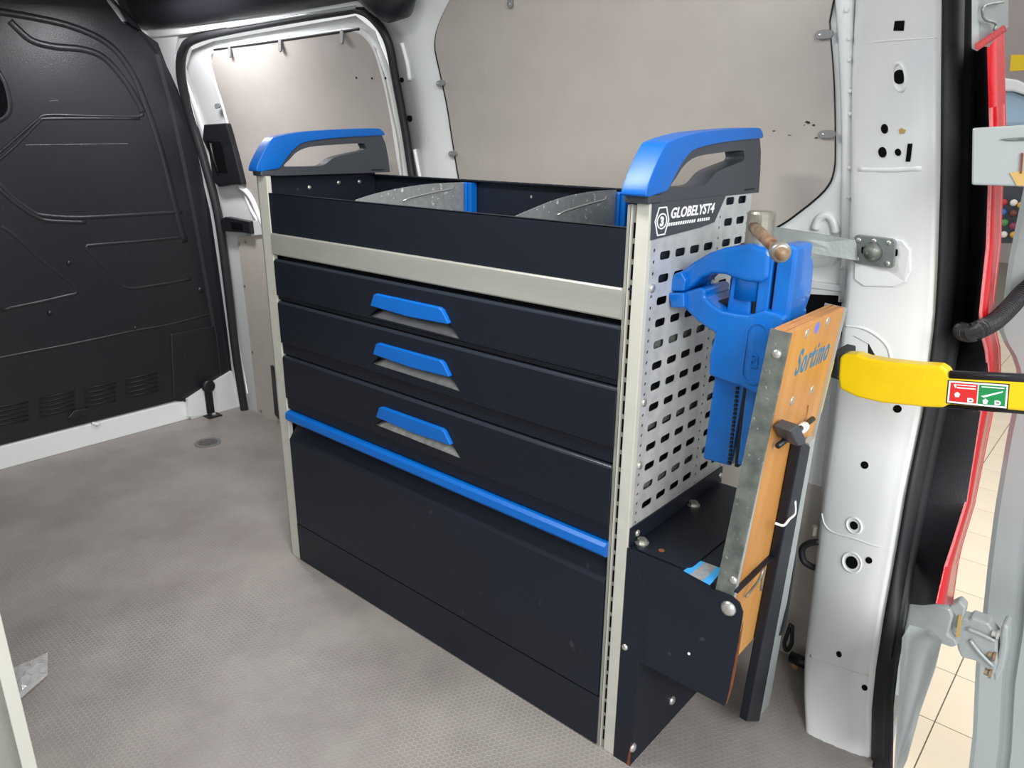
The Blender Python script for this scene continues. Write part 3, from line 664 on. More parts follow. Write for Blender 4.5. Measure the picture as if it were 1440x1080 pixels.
# grab handles
def grab(x0, x1, first):
    body = [(-.010, 1.144), (-.010, 1.160), (.012, 1.168), (.040, 1.168), (.050, 1.178), (.098, 1.222), (.140, 1.238), (.370, 1.256), (.398, 1.252), (.412, 1.225), (.420, 1.185), (.424, 1.144)]
    hl = smooth_line([Vector((a, b, 0)) for a, b in [(.060, 1.168), (.078, 1.184), (.104, 1.204), (.146, 1.217), (.230, 1.223), (.322, 1.227), (.334, 1.222), (.337, 1.209), (.300, 1.202), (.240, 1.192), (.215, 1.184), (.190, 1.170), (.165, 1.166), (.100, 1.166)]], 3, True)
    xc = (x0 + x1) / 2
    h = sheet('grab_handle', body, [[(p.x, p.y) for p in hl]], x1 - x0 - .008, ((xc, 0, 0), (0, 1, 0), (0, 0, 1)), 'grip', cab, bevel=.0045)
    grip_ = smooth_line([Vector((a, b, 0)) for a, b in [(-.020, 1.156), (-.022, 1.168), (-.004, 1.198), (.024, 1.232), (.046, 1.243), (.130, 1.256), (.250, 1.264), (.370, 1.269), (.396, 1.265), (.407, 1.252), (.385, 1.249), (.250, 1.242), (.140, 1.231), (.102, 1.217), (.070, 1.190), (.046, 1.165), (.020, 1.160)]], 3, True)
    G().prism([(p.x, p.y) for p in grip_], 'x', x0, x1).ob('grip_cover', 'blue', h, bevel=.007, seg=4, smooth=True)
    G().box((x0 - .002, -.012, 1.144), (x1, .030, 1.158)).ob('collar', 'grip', h, bevel=.003)
    g = G(); g.prism([(.355, 1.150), (.40, 1.150), (.40, 1.154), (.355, 1.154)], 'x', x1 - .005, x1 - .0035); g.ob('moulded_mark', 'navyb', h)
grab(.000, .040, True); grab(1.158, 1.206, False)
# badge
bd = G().prism([(.004, 1.144), (.272, 1.146), (.233, 1.098), (.180, 1.092), (.006, 1.084)], 'x', 1.2008, 1.2040).ob('badge', 'grip', cab, bevel=.0008)
FR = lambda y, z: ((1.2042, y, z), (0, 1, 0), (0, 0, 1))
text('lettering', 'GLOBELYST4', .0245, FR(.0625, 1.1165), 'whitep', bd, shear=.25, sx=1.10, bold=.0006, space=1.04)
g = G(); y = .058
for i in range(19):
    if i == 12: y += .006; continue
    zz = 1.1035; g.poly([(1.2041, y, zz), (1.2041, y + .0050, zz), (1.2041, y + .0066, zz + .0055), (1.2041, y + .0016, zz + .0055)], (.0006, 0, 0)); y += .0082
g.ob('small_print', 'whitep', bd)
hexo = [(-.024, .001), (-.013, .025), (.013, .025), (.024, .001), (.013, -.025), (-.013, -.025)]
hx = [(.036 + a, 1.1135 + b * .95) for a, b in hexo]; hx2 = [(.036 + a * .86, 1.1135 + b * .86) for a, b in hexo]
sheet('emblem', hx, [hx2], .0006, ((1.2044, 0, 0), (0, 1, 0), (0, 0, 1)), 'whitep', bd)
sheet('emblem', [(.036 + (a - .036) * 1.25, b) for a, b in circ(.036, 1.1135, .0135, 22)], [[(.036 + (a - .036) * 1.25, b) for a, b in circ(.036, 1.1135, .0112, 22)]], .0006, ((1.2044, 0, 0), (0, 1, 0), (0, 0, 1)), 'whitep', bd)
text('numeral', '3', .021, FR(.036, 1.106), 'whitep', bd, sx=1.2, bold=.0010, align='CENTER')
# tray dividers
def divider(x, pxs, label):
    d = thing('tray_divider', label, 'divider', (x, .2, 1.0), None)
    top = smooth_line([at(a, b, 'x', x) for a, b in pxs], 5)
    top = [(max(.006, min(.366, p.y)), p.z) for p in top]
    G().prism([(top[0][0], 1.001)] + top + [(top[-1][0], 1.001)], 'x', x - .001, x + .001).ob('sheet', 'divider', d)
    rb = [(x + .0016, .15 + .17 * t, 1.095 + .022 * t ** .7) for t in [i / 8 for i in range(9)]]
    G().tube(rb + [(x + .0016, .326, 1.125)], .0017, 6).ob('rib', 'zinc', d, smooth=True)
    G().box((x - .004, .366, 1.001), (x + .026, .390, 1.132)).box((x + .006, .360, 1.001), (x + .014, .3665, 1.130)).ob('holder', 'blue', d, bevel=.002)
divider(.408, [(480, 292), (500, 281), (545, 268), (600, 259), (655, 256)], 'curved clear plastic divider nearer the left grab handle in the top tray')
divider(.892, [(712, 310), (745, 295), (790, 278), (835, 269), (870, 267)], 'curved clear plastic divider beside the right grab handle in the top tray')

# ================================================================= FOLDING WORKBENCH
wb = thing('folding_workbench', 'folded workbench with orange plywood top on a dark steel console beside the cabinet', 'workbench', (1.32, .2, 0))
front = [(1.203, .502), (1.374, .502), (1.378, .490), (1.400, .492), (1.418, .492), (1.432, .486), (1.440, .470), (1.440, .450), (1.432, .30), (1.428, .264), (1.246, .264), (1.2445, .0), (1.203, .0)]
G().prism(front, 'y', -.003, -.0004).ob('front_plate', 'navy', wb)
g = G(); g.tube([at(x, y, 'y', -.0032) for x, y in [(896, 802), (907, 824), (903, 930)]], .0011, 6); g.ob('crease', 'navy', wb)
G().box((1.2415, .003, .0045), (1.2435, .385, .498)).ob('side_plate', 'navy', wb)
G().box((1.2045, .003, .0005), (1.2435, .385, .004)).ob('foot_plate', 'navy', wb)
G().prism([(1.2045, .003), (1.425, .003), (1.425, .20), (1.345, .385), (1.2045, .385)], 'z', .498, .5015).ob('console_top', 'navy', wb)
G().box((1.2015, .003, .502), (1.2045, .388, .541)).ob('upstand', 'navy', wb)
G().prism(rrect(1.268, .19, .122, .372, .02, 5), 'z', .5017, .5042).ob('cover_plate', 'navyb', wb, bevel=.0006)
def bolt(p, n, r, h, mt='zinc', par=wb):
    p = Vector(p); n = Vector(n).normalized()
    g = G(); g.tube([p, p + n * h * .25], r * 1.45, 18); g.tube([p + n * h * .25, p + n * h], r, 6); g.ob('bolt', mt, par)
bolt((1.215, .029, .5042), (0, 0, 1), .0095, .009); bolt((1.214, .238, .5042), (0, 0, 1), .0095, .009)
def dome(p, n, r, h, mt='zinc', par=wb, name='bolt'):
    return G().dome(p, n, r, h, 18).ob(name, mt, par, smooth=True)
dome((1.2046, .028, .522), (1, 0, 0), .007, .004); dome((1.2046, .378, .522), (1, 0, 0), .007, .004)
p = at(1025, 855, 'y', -.001); dome((p.x, -.003, p.z), (0, -1, 0), .0145, .008)
p = at(880, 909, 'y', 0); dome((p.x, -.003, p.z), (0, -1, 0), .007, .005)
for q in [(945, 985), (890, 1051)]:
    p = at(*q, 'x', 1.2437); dome(p, (1, 0, 0), .0105, .006)
g = G(); p = at(970, 918, 'y', 0); disc_on(g, Vector((p.x, -.0032, p.z)), Vector((0, -1, 0)), .0028, .0006, 12); g.ob('drill_hole', 'whitep', wb)
g = G(); g.prism([(1.236, .0), (1.2437, .0), (1.2437, .065), (1.241, .05), (1.239, .03)], 'y', -.0036, -.001); g.ob('rust_patch', 'rustb', wb)
g = G(); g.prism([(1.4315, .27), (1.4395, .42), (1.4425, .45), (1.4400, .36), (1.4370, .31)], 'y', -.0036, -.0003); g.ob('rust_patch', 'rustb', wb)
g = G(); disc_on(g, Vector((1.258, .03, .5042)), Vector((0, 0, 1)), .006, .0003, 12, up=Vector((0, 1, 0))); g.ob('rust_patch', 'rustb', wb)
# pasted colour label on the console
cx = [at(*q, 'z', .5018) for q in [(961, 803), (982, 788), (1018, 801), (998, 823)]]
def quad(a, b, s0, s1, mt, nm):
    e0, e1, e2, e3 = cx
    P_ = [e0.lerp(e3, s0), e1.lerp(e2, s0), e1.lerp(e2, s1), e0.lerp(e3, s1)]
    return G().poly(P_, (0, 0, .0008)).ob(nm, mt, wb)
quad(0, 0, 0, .26, 'sky', 'colour_label'); quad(0, 0, .26, .74, 'greyp', 'colour_label'); quad(0, 0, .74, 1, 'sky', 'colour_label')
cx = [at(*q, 'z', .5018) for q in [(1024, 729), (1031, 721), (1044, 724), (1038, 733)]]; quad(0, 0, 0, 1, 'greyp', 'colour_label')
# board: leans slightly outwards; local frame on its outer (+x) face
TL_ = Vector((1.455, 0, .969)); BL_ = Vector((1.398, 0, .300)); dv = (BL_ - TL_).normalized(); nb = Vector((-dv.z, 0, dv.x));
if nb.x < 0: nb = -nb
def BD(y, s, o=0):      # y across, s metres down from the top edge, o outwards from face
    p = TL_ + dv * s + nb * o; return Vector((p.x, y, p.z))
def bbox(y0, y1, s0, s1, o0, o1): return [BD(y0, s0, o0), BD(y1, s0, o0), BD(y1, s1, o0), BD(y0, s1, o0)], nb * (o1 - o0)
LB = .685
g = G(); g.poly(*bbox(.006, .250, 0, LB, -.027, 0)); top = g.ob('worktop', 'ply', wb, bevel=.0025)
for k in range(5):
    g = G(); g.poly([BD(.008, -.0006, -.0255 + k * .0052), BD(.248, -.0006, -.0255 + k * .0052), BD(.248, .001, -.0255 + k * .0052), BD(.008, .001, -.0255 + k * .0052)], nb * .0026); g.ob('ply_layer', 'plyd' if k % 2 else 'ply', top)
# steel angle on the near edge
g = G(); g.poly(*bbox(.000, .004, .0, .520, -.029, .003)); g.poly(*bbox(.004, .007, .0, .520, .0005, .003)); an_ = g.ob('steel_angle', 'galv2', wb); an_['label'] = 'stained galvanised steel angle'
g = G(); g.poly([BD(.007, .16, .0005), BD(.007, .52, .0005), BD(.022, .52, .0005), BD(.018, .36, .0005), BD(.013, .26, .0005)], nb * .002); g.ob('angle_flange', 'silver', wb)
g = G(); g.poly(*bbox(.248, .252, .0, .50, -.034, .004)); g.ob('far_angle', 'silver', wb)
g = G(); g.poly(*bbox(.2505, .2525, .10, .20, -.020, .0045)); g.ob('tape', 'tape', wb)
for x, y in [(1092, 498), (1031, 816), (1066, 549)]:
    p = atp(x, y, (1.4, 0, .5), (0, 1, 0))
    if y != 549: dome(p, (0, -1, 0), .0075, .004, name='screw')
def board_px(x, y, o=0): return atp(x, y, BD(0, 0, o), nb)
for x, y in [(1135, 469), (1164, 452), (1114, 564), (1142, 548)]:
    dome(board_px(x, y), nb, .008, .0018, name='screw')
g = G(); disc_on(g, board_px(1149, 461), nb, .010, .0004, 16); g.ob('paint_spot', 'bluesp', wb)
t_ = board_px(1117, 527, .0003); e_ = board_px(1165, 502, .0003)
uu = (e_ - t_); ln = uu.length; uu.normalize(); vv = nb.cross(uu).normalized()
text('lettering', 'Sortimo', .062, (t_ - vv * .002, uu, vv), 'bluep', wb, th=.0003, shear=.15, sx=ln / .245, bold=.0011, space=1.16)
g = G(); g.tube([board_px(1136, 570, .0002), board_px(1134, 585, .0002), board_px(1130, 597, .0002)], .0016, 6); g.ob('grain_crack', 'plyd', wb)
# folding leg: black profile with a cap, crossbar, ties
def bseg(a, b, o0, o1, w0, w1):
    A, B = board_px(*a, o1), board_px(*b, o1); return A, B
g = G(); p0 = board_px(1119, 612, .012); p1 = board_px(1058, 945, .012); side_ = Vector((0, 1, 0))
q0 = [board_px(1128, 620, .02), board_px(1140, 628, .02), board_px(1068, 1015, .02), board_px(1050, 1015, .02)]
g.poly(q0, nb * -.018); g.ob('folding_leg', 'navyb', wb, bevel=.002)
q0 = [board_px(1139, 628, .018), board_px(1147, 600, .018), board_px(1106, 850, .018), board_px(1086, 960, .018), board_px(1080, 960, .018)]
g = G(); g.poly([board_px(1139, 624, .016), board_px(1147, 615, .016), board_px(1078, 1015, .016), board_px(1067, 1015, .016)], nb * -.012); g.ob('leg_profile', 'silver', wb, bevel=.001)
g = G(); g.poly([board_px(x, y, .034) for x, y in [(1112, 607), (1124, 597), (1134, 617), (1133, 624), (1124, 628), (1118, 620)]], nb * -.030); g.ob('leg_cap', 'grip', wb, bevel=.003)
g = G(); g.tube([board_px(1094, 627, .012), board_px(1143, 589, .012)], .005, 10); g.ob('crossbar', 'black', wb, smooth=True)
g = G(); g.tube([board_px(1126, 604, .012), board_px(1132, 599, .012)], .0085, 12); g.ob('collar', 'whitep', wb, smooth=True)
g = G(); g.tube(smooth_line([board_px(1091, 736, .023), board_px(1102, 739, .023), board_px(1110, 730, .023), board_px(1118, 722, .02), board_px(1118, 705, .02)], 3), .0025, 6); g.ob('cable_tie', 'whitep', wb, smooth=True)
g = G(); g.tube(smooth_line([board_px(1048, 840, .006), board_px(1058, 828, .012), board_px(1068, 815, .022), board_px(1074, 800, .022), board_px(1070, 830, .022)], 3), .0025, 6); g.ob('wire_hook', 'steel', wb, smooth=True)
# second, rounded black stay behind
G().poly([at(x, y, 'y', .30) for x, y in [(1110, 768), (1117, 775), (1116, 800), (1104, 880), (1098, 895), (1088, 894), (1086, 882), (1100, 800)]], (0, .015, 0)).ob('stay_arm', 'black', wb, bevel=.003)
G().dome(at(1094, 878, 'y', .299), (0, -1, .2), .009, .004, 14).ob('stay_pivot', 'grip', wb, smooth=True)

# ================================================================= BENCH VISE
vs = thing('bench_vise', 'blue bench vise standing upright on the folded workbench, jaws towards the cabinet', 'vise', (1.34, .15, .68))
def vp(x, y, yy): return at(x, y, 'y', yy)
def vprism(name, pxs, y0, y1, mt='vise', bevel=.004, ynear=None, par=None, seg=3):
    a = [vp(x, y, ynear if ynear is not None else y0) for x, y in pxs]
    a = [Vector((p.x, y0, p.z)) for p in a]
    return G().poly(a, (0, y1 - y0, 0)).ob(name, mt, par or vs, bevel=bevel, seg=seg, smooth=False)
YN = .105
vprism('slide_column', [(1030, 385), (1058, 385), (1046, 548), (1027, 656), (988, 645), (1003, 540)], YN + .01, .165)
G().box((1.345, .117, .676), (1.352, .14, 1.05)).ob('toothed_rack', 'blackm', vs)
g = G(); z = .68
while z < .83: g.box((1.3335, .111, z), (1.3385, .116, z + .0045)); z += .008
g.ob('rack_tooth', 'blackm', vs)
g = G(); g.box((1.352, .112, .683), (1.374, .175, 1.06)); g.ob('guide_rail', 'vise', vs, bevel=.003)
g = G(); g.box((1.374, .122, .684), (1.380, .170, 1.06)); g.ob('guide_groove', 'blackm', vs)
g = G(); g.box((1.380, .108, .686), (1.412, .180, 1.085)); g.ob('back_rail', 'vise', vs, bevel=.006)
# rear slab at the top right
vprism('head_plate', [(1078, 350), (1092, 356), (1122, 368), (1123, 385), (1120, 420), (1110, 450), (1078, 450)], .13, .20, ynear=.13, bevel=.006)
# upper (moving) jaw arm
upper = [(1034, 346), (1050, 343), (1078, 349), (1082, 360), (1080, 392), (1070, 398), (1050, 397), (1030, 391), (1018, 386), (1000, 385), (984, 392), (972, 404), (961, 411), (941, 409), (941, 398), (948, 385), (958, 381), (974, 369), (996, 356), (1016, 349)]
uj = vprism('moving_jaw', upper, YN, .185, bevel=.007)
g = G(); p = at(1066, 349, 'y', .15); zt_ = p.z; px_ = p.x
G().tube([(px_, .15, zt_ - .085), (px_, .15, zt_ - .01), (px_, .15, zt_), (px_, .15, zt_ + .004)], [.040, .040, .037, .030], 28).ob('spindle_boss', 'vise', vs, smooth=True)
G().tube([(px_, .15, zt_ - .0), (px_, .15, zt_ + .006)], .030, 24).ob('boss_rim', 'rustb', vs)
sh = G().tube([(px_, .15, zt_ + .004), (px_, .15, zt_ + .058), (px_, .15, zt_ + .062)], [.0235, .0235, .021], 28).ob('spindle_head', 'steel', vs, smooth=False)
c = Vector((px_, .127, zt_ + .036)); e = at(1104, 361, 'z', zt_ + .022)
dirv = (e - c)
if dirv.length > .2: e = c + dirv.normalized() * .2
G().tube([c - dirv.normalized() * .02, c + dirv * .93], .0095, 14).ob('handle_bar', 'rust', vs, smooth=True)
dn = dirv.normalized(); G().tube([e - dn * .012, e - dn * .009, e + dn * .006, e + dn * .009], [.0115, .0145, .0145, .0115], 18).ob('handle_knob', 'steel', vs, smooth=True)
G().tube([e + dn * .009, e + dn * .0105], .006, 14).ob('knob_rivet', 'galv2', vs)
# lower (fixed) jaw and body
lower = [(940, 411), (961, 411), (985, 404), (992, 408), (990, 418), (1000, 428), (1016, 438), (1034, 442), (1052, 444), (1064, 440), (1074, 437), (1092, 441), (1104, 447), (1098, 480), (1084, 520), (1068, 555), (1060, 554), (1040, 543), (1029, 540), (996, 528), (997, 500), (1005, 469), (980, 452), (962, 434), (943, 433)]
fj = vprism('fixed_jaw', lower, YN - .010, .195, bevel=.007)
vprism('jaw_face', [(941, 410), (941, 398), (948, 385), (957, 382), (964, 394), (961, 410)], YN - .012, .20, bevel=.003)
vprism('jaw_face', [(939, 412), (961, 412), (962, 433), (944, 433)], YN - .020, .20, bevel=.003)
# oval relief with the size number
p = at(1062, 497, 'y', YN - .010)
ov = [(a, b) for a, b in rrect(0, 0, .042, .110, .0209, 6)]; ov2 = [(a, b) for a, b in rrect(0, 0, .034, .102, .0169, 6)]
lean = .10
def lean_frame(px3): return (px3, Vector((1, 0, -.0)).normalized(), Vector((.0, 0, 1)).normalized())
fo = Vector((p.x, YN - .0105, p.z)); u3 = Vector((cos(-.02), 0, sin(-.02))); v3 = Vector((sin(.02), 0, cos(.02)))
sheet('oval_relief', ov, [ov2], .003, (fo, u3, v3), 'vise', fj, bevel=.0008)
text('size_number', '120', .018, (fo + Vector((.006, -.0002, -.028)), Vector((0, 0, 1)), Vector((-1, 0, 0))), 'vise', fj, th=.001, bold=.0003)
p = at(1066, 420, 'y', .128); sheet('round_relief', circ(0, 0, .020, 20), [circ(0, 0, .015, 20)], .003, (Vector((p.x + .035, .1285, p.z)), (1, 0, 0), (0, 0, 1)), 'vise', vs, bevel=.0006)
G().box((1.262, YN + .02, .966), (1.30, .175, .974)).ob('jaw_gap', 'blackm', vs)
pw = [at(x, y, 'y', YN - .0006) for x, y in [(961, 378), (966, 374), (984, 380), (978, 387)]]
# throat curves inside the jaws
G().tube(smooth_line([at(x, y, 'y', .17) for x, y in [(1000, 398), (990, 412), (994, 428), (1006, 438)]], 4), .010, 10).ob('throat_web', 'vise', vs, smooth=True)
G().box((1.285, .15, .90), (1.315, .19, 1.0)).ob('jaw_insert', 'galv2', vs, bevel=.006)
G().box((1.375, .12, .90), (1.415, .175, .95)).ob('mounting_block', 'vise', vs)

# ================================================================= RETAINING STRAP between cabinet and pillar
pc, pn = hit(pb, 1232, 352)
st = thing('retaining_strap', 'flat galvanised strap bolting the rear of the cabinet to the white pillar', 'bracket', pc.copy())
u = pn.cross(Vector((0, 0, 1))).normalized(); v = u.cross(pn).normalized()
if u.x < 0: u = -u
if v.z < 0: v = -v
G().poly([pc + pn * .003 + u * a + v * b for a, b in rrect(0, 0, .085, .058, .008, 4)], pn * .006).ob('plate', 'galv3', st, bevel=.001)
g = G()
for a, b in [(-.032, .019), (0, .021), (.030, .021), (-.034, -.019), (.030, -.020)]: G().dome(pc + pn * .009 + u * a + v * b, pn, .0055, .003, 12).ob('rivet', 'zinc', st, smooth=True)
g = G(); g.tube([pc + pn * .009, pc + pn * .016, pc + pn * .020, pc + pn * .026], [.019, .018, .014, .011], 20); g.ob('bolt', 'galv2', st, smooth=True)
G().poly([pc + pn * .0092 + u * a + v * b for a, b in rrect(-.022, .0, .006, .014, .0029, 3)], pn * .0006).ob('slot', 'hole', st); g = G(); g.poly([pc + pn * .004 + u * (.0435 + a) + v * b for a, b in rrect(0, .002, .006, .014, .0029, 3)], pn * .001); g.ob('slot', 'hole', st)
a0 = pc + pn * .012 - u * .036
lo0 = at(1206, 366, 'y', a0.y); hi0 = at(1204, 337, 'y', a0.y)
Lx = Vector((1.204, .400, 1.052))
h0 = at(1092, 319, 'y', .42); h1 = at(1088, 347, 'y', .42)
tl0 = h0 + (h0 - hi0) * .0; 
ext = Vector((1.20, .397, 0)); dirs = (Vector((h0.x, h0.y, 0)) - Vector((hi0.x, hi0.y, 0)))
g = G(); A = hi0; B = lo0; Cc = h1 + (h1 - lo0) * .05; Dd = h0 + (h0 - hi0) * .05
g.poly([hi0, h0, at(1060, 315, 'y', .40), at(1058, 343, 'y', .40), h1, lo0], (-.0035, -.003, 0)); g.ob('strap', 'galv3', st)

# ================================================================= YELLOW STAY with pictogram label
YB = .33
ys = thing('door_stay', 'yellow plastic lever arm with red and green pictogram label across the rear opening', 'door stay', at(1250, 540, 'y', YB))
def yp(pxs): return [at(x, y, 'y', YB) for x, y in pxs]
body = [(1180, 503), (1186, 498), (1205, 498), (1218, 503), (1245, 508), (1290, 513), (1322, 515), (1332, 521), (1336, 530), (1440, 536), (1530, 541), (1530, 584), (1440, 579), (1333, 569), (1326, 574), (1300, 573), (1240, 567), (1205, 559), (1180, 547), (1178, 530)]
G().poly(yp(body), (0, .035, 0)).ob('cover', 'yellow', ys, bevel=.006, seg=3)
g = G(); g.tube([at(1336, 527, 'y', YB + .006), at(1530, 536, 'y', YB + .006)], .008, 12); g.ob('edge_tube', 'black', ys, smooth=True)
g = G(); g.tube([at(1333, 571, 'y', YB + .012), at(1530, 586, 'y', YB + .012)], .004, 10); g.ob('lower_edge', 'black', ys, smooth=True)
g = G(); g.poly(yp([(1166, 497), (1180, 500), (1180, 535), (1164, 530)]), (0, .10, 0)); g.ob('mount', 'blackm', ys, bevel=.003)
def lab(name, pxs, mt, k): return G().poly([at(x, y, 'y', YB - .0004 * k) for x, y in pxs], (0, .0004 * k, 0)).ob(name, mt, ys)
def Q(u_, v_):   # label frame in its own u,v (0..1)
    a, b, c_, d = (1333, 534), (1420, 540), (1417, 576), (1330, 567)
    x = (a[0] * (1 - u_) + b[0] * u_) * (1 - v_) + (d[0] * (1 - u_) + c_[0] * u_) * v_; y = (a[1] * (1 - u_) + b[1] * u_) * (1 - v_) + (d[1] * (1 - u_) + c_[1] * u_) * v_; return (x, y)
def LQ(name, u0, u1, v0, v1, mt, k): return lab(name, [Q(u0, v0), Q(u1, v0), Q(u1, v1), Q(u0, v1)], mt, k)
LQ('label_edge', 0, 1, 0, 1, 'blackm', 1); LQ('label_sheet', .02, .98, .04, .96, 'whitep', 2)
LQ('red_field', .05, .49, .11, .89, 'redp', 3); LQ('green_field', .51, .95, .11, .89, 'greenp', 3)
LQ('pictogram', .10, .46, .17, .21, 'whitep', 4); LQ('pictogram', .14, .46, .28, .33, 'whitep', 4)
lab('pictogram', [Q(.10, .19), Q(.13, .19), Q(.16, .33), Q(.13, .33)], 'whitep', 4)
LQ('pictogram', .55, .92, .17, .21, 'whitep', 4); lab('pictogram', [Q(.58, .55), Q(.90, .30), Q(.90, .35), Q(.60, .62), Q(.55, .56)], 'whitep', 4)
for cu_, cv in ((.17, .60), (.63, .77)): lab('pictogram', [Q(cu_ + .05 * cos(a), cv + .12 * sin(a)) for a in [2 * pi * i / 5 - pi / 2 for i in range(5)]], 'whitep', 4)
for cu_ in (.39, .83):
    lab('pictogram', [Q(cu_ + x, .78 + y) for x, y in [(-.05, -.09), (.02, -.09), (.05, -.04), (.05, .05), (.02, .09), (-.05, .09)]], 'whitep', 4)
    LQ('pictogram', cu_ - .02, cu_ + .025, .76, .80, 'blackm', 5)

# ================================================================= CORRUGATED HOSE
cpts = smooth_line([at(x, y, 'y', d) for x, y, d in [(1352, 464, .60), (1356, 467, .50), (1366, 468, .46), (1378, 463, .47), (1400, 451, .54), (1422, 430, .62), (1440, 410, .68), (1466, 388, .72), (1500, 360, .74)]], 10)
pts = resample(cpts, 240)
hose = G().tube(pts, [.0175 if i % 4 < 2 else .0135 for i in range(240)], 14).ob('cable_hose', 'black', smooth=False)
tag(hose, 'black corrugated cable hose curving from the body to the open rear door', 'hose')

# ================================================================= REAR DOOR LEAF + HINGES
YD = .75
rd = thing('rear_door', 'silver-white inner edge of the opened rear door at the right border', 'door', (1.9, YD, -.3))
edge_ = [(1440, 262), (1428, 319), (1418, 369), (1412, 417), (1404, 461), (1407, 474), (1423, 500), (1432, 528), (1428, 560), (1422, 585), (1415, 619), (1407, 667), (1398, 722), (1389, 794), (1381, 872), (1372, 936), (1368, 1030), (1360, 1100)]
E3 = resample([at(x, y, 'y', YD) for x, y in edge_], 50)
far = [Vector((e.x + .9, YD + .25, e.z)) for e in E3]
def off(dx, dy): return [e + Vector((dx, dy, 0)) for e in E3]
G().loft([off(.0, .03), off(0, .0), off(.010, -.006), off(.055, -.006), off(.062, .008), off(.075, .008), off(.082, -.010), off(.20, -.016), [a.lerp(b, .5) + Vector((0, -.12, 0)) for a, b in zip(E3, far)]]).ob('door_panel', 'silver', rd, smooth=False)
# lower hinge
YH = .60
hg = None
def hp(pxs, y, th, name, mt='cast', bevel=.004, par=None): return G().poly([at(x, yv, 'y', y) for x, yv in pxs], (0, th, 0)).ob(name, mt, par or hg or rd, bevel=bevel)
hg = hp([(1280, 841), (1316, 849), (1336, 857), (1340, 868), (1333, 893), (1343, 900), (1347, 908), (1338, 911), (1310, 901), (1272, 892)], .56, .03, 'hinge'); hg['label'] = 'cast lower hinge with bolts'
p = at(1349, 854, 'y', .585); G().tube([p + Vector((0, 0, -.045)), p + Vector((0, 0, .004)), p + Vector((0, 0, .007))], [.011, .011, .008], 20).ob('knuckle', 'cast', hg, smooth=True)
hp([(1334, 852), (1349, 845), (1358, 854), (1356, 866), (1344, 869)], .57, .03, 'knuckle_arm')
hp([(1338, 868), (1356, 870), (1362, 872), (1366, 868), (1390, 877), (1397, 888), (1402, 895), (1402, 935), (1398, 950), (1372, 930), (1352, 925), (1347, 915), (1345, 905), (1336, 895)], .60, .04, 'door_leaf')
g = G(); g.tube(smooth_line([at(x, y, 'y', .595) for x, y in [(1360, 884), (1380, 892), (1400, 902)]], 3), .004, 8); g.tube(smooth_line([at(x, y, 'y', .595) for x, y in [(1364, 900), (1378, 918), (1398, 938)]], 3), .004, 8); g.ob('rib', 'cast', hg, smooth=True)
hp([(1408, 880), (1414, 878), (1418, 884), (1417, 910), (1412, 940), (1404, 956), (1398, 960), (1396, 945), (1402, 930), (1406, 905)], .61, .05, 'foot_plate', bevel=.006)
for x, y in [(1401, 892), (1396, 922), (1390, 946)]:
    p = at(x, y, 'y', .60); g = G(); g.tube([p + Vector((.006, .0, 0)), p + Vector((.001, 0, 0))], .011, 16); g.tube([p + Vector((.001, 0, 0)), p + Vector((-.008, 0, 0))], .0075, 6); g.ob('bolt', 'rust' if y > 900 else 'zinc', hg)
hp([(1349, 897), (1352, 867), (1348, 866), (1344, 895)], .565, .006, 'grease_streak', 'tan', 0)
h2 = hp([(1367, 180), (1400, 178), (1500, 172), (1500, 268), (1425, 262), (1366, 260)], .28, .02, 'hinge', 'silver', .003, rd); h2['label'] = 'broad upper hinge leaf'
G().poly([at(1500, 172, 'y', .28), at(1500, 268, 'y', .28), at(1512, 268, 'y', .28), at(1512, 172, 'y', .28)], (.06, .46, 0)).ob('hinge_arm', 'silver', h2)
hp([(1405, 196), (1420, 194), (1500, 190), (1500, 195), (1420, 198)], .277, .003, 'pressed_line', 'galv2', .001, h2)
hp([(1420, 243), (1440, 240), (1470, 240), (1470, 262), (1430, 261)], .278, .002, 'rust_patch', 'tan', .0, h2)
hp([(1436, 215), (1439, 215), (1437, 244), (1434, 244)], .277, .002, 'dirt_streak', 'rustb', .0, h2)

# ================================================================= small fittings low on the wall
lr = thing('lashing_ring', 'black lashing ring on the wall low beside the white pillar', 'lashing ring', at(1120, 928, 'y', .53))
p = at(1118, 926, 'y', .53); G().tube([p + Vector((-.012, 0, 0)), p + Vector((.04, .0, 0))], .014, 16).ob('pin', 'black', lr, smooth=True)
G().tube(smooth_line([at(x, y, 'y', .52) for x, y in [(1112, 878), (1107, 892), (1103, 905), (1106, 915), (1113, 905), (1114, 890), (1114, 880)]], 4), .005, 8).ob('ring', 'black', lr, smooth=True)
G().tube([p + Vector((0, 0, -.004)), p + Vector((.004, .01, -.045))], .009, 10).ob('stem', 'tan', lr, smooth=True)
cb = thing('cable_loop', 'black cable loop with plug poking out behind the pillar edge', 'cable', at(1135, 780, 'y', .50))
G().tube(smooth_line([at(x, y, 'y', .49) for x, y in [(1152, 762), (1138, 764), (1128, 772), (1130, 788), (1140, 796), (1152, 800)]], 5), .0075, 10).ob('cable', 'blackm', cb, smooth=True)
G().tube([at(1144, 752, 'y', .49), at(1146, 740, 'y', .49)], .006, 10).ob('plug', 'steel', cb)
# clear plastic bag beside the opposite post
bag = thing('plastic_bag', 'crumpled clear plastic bag lying on the grey floor at the left border', 'bag', (.07, -.76, 0))
g = G(); nx = 9; rows = []
for j in range(nx):
    r_ = []
    for i in range(nx):
        a = i / (nx - 1); b = j / (nx - 1)
        pt = Vector((-.04 + .15 * a * (1 - .4 * b), -.78 + .10 * b - .03 * a, .004 + .022 * random.random() * sin(pi * a) * sin(pi * b) ** .5 + .003)); r_.append(pt)
    rows.append(r_)
g.loft(rows).ob('film', 'bag', bag, smooth=False)
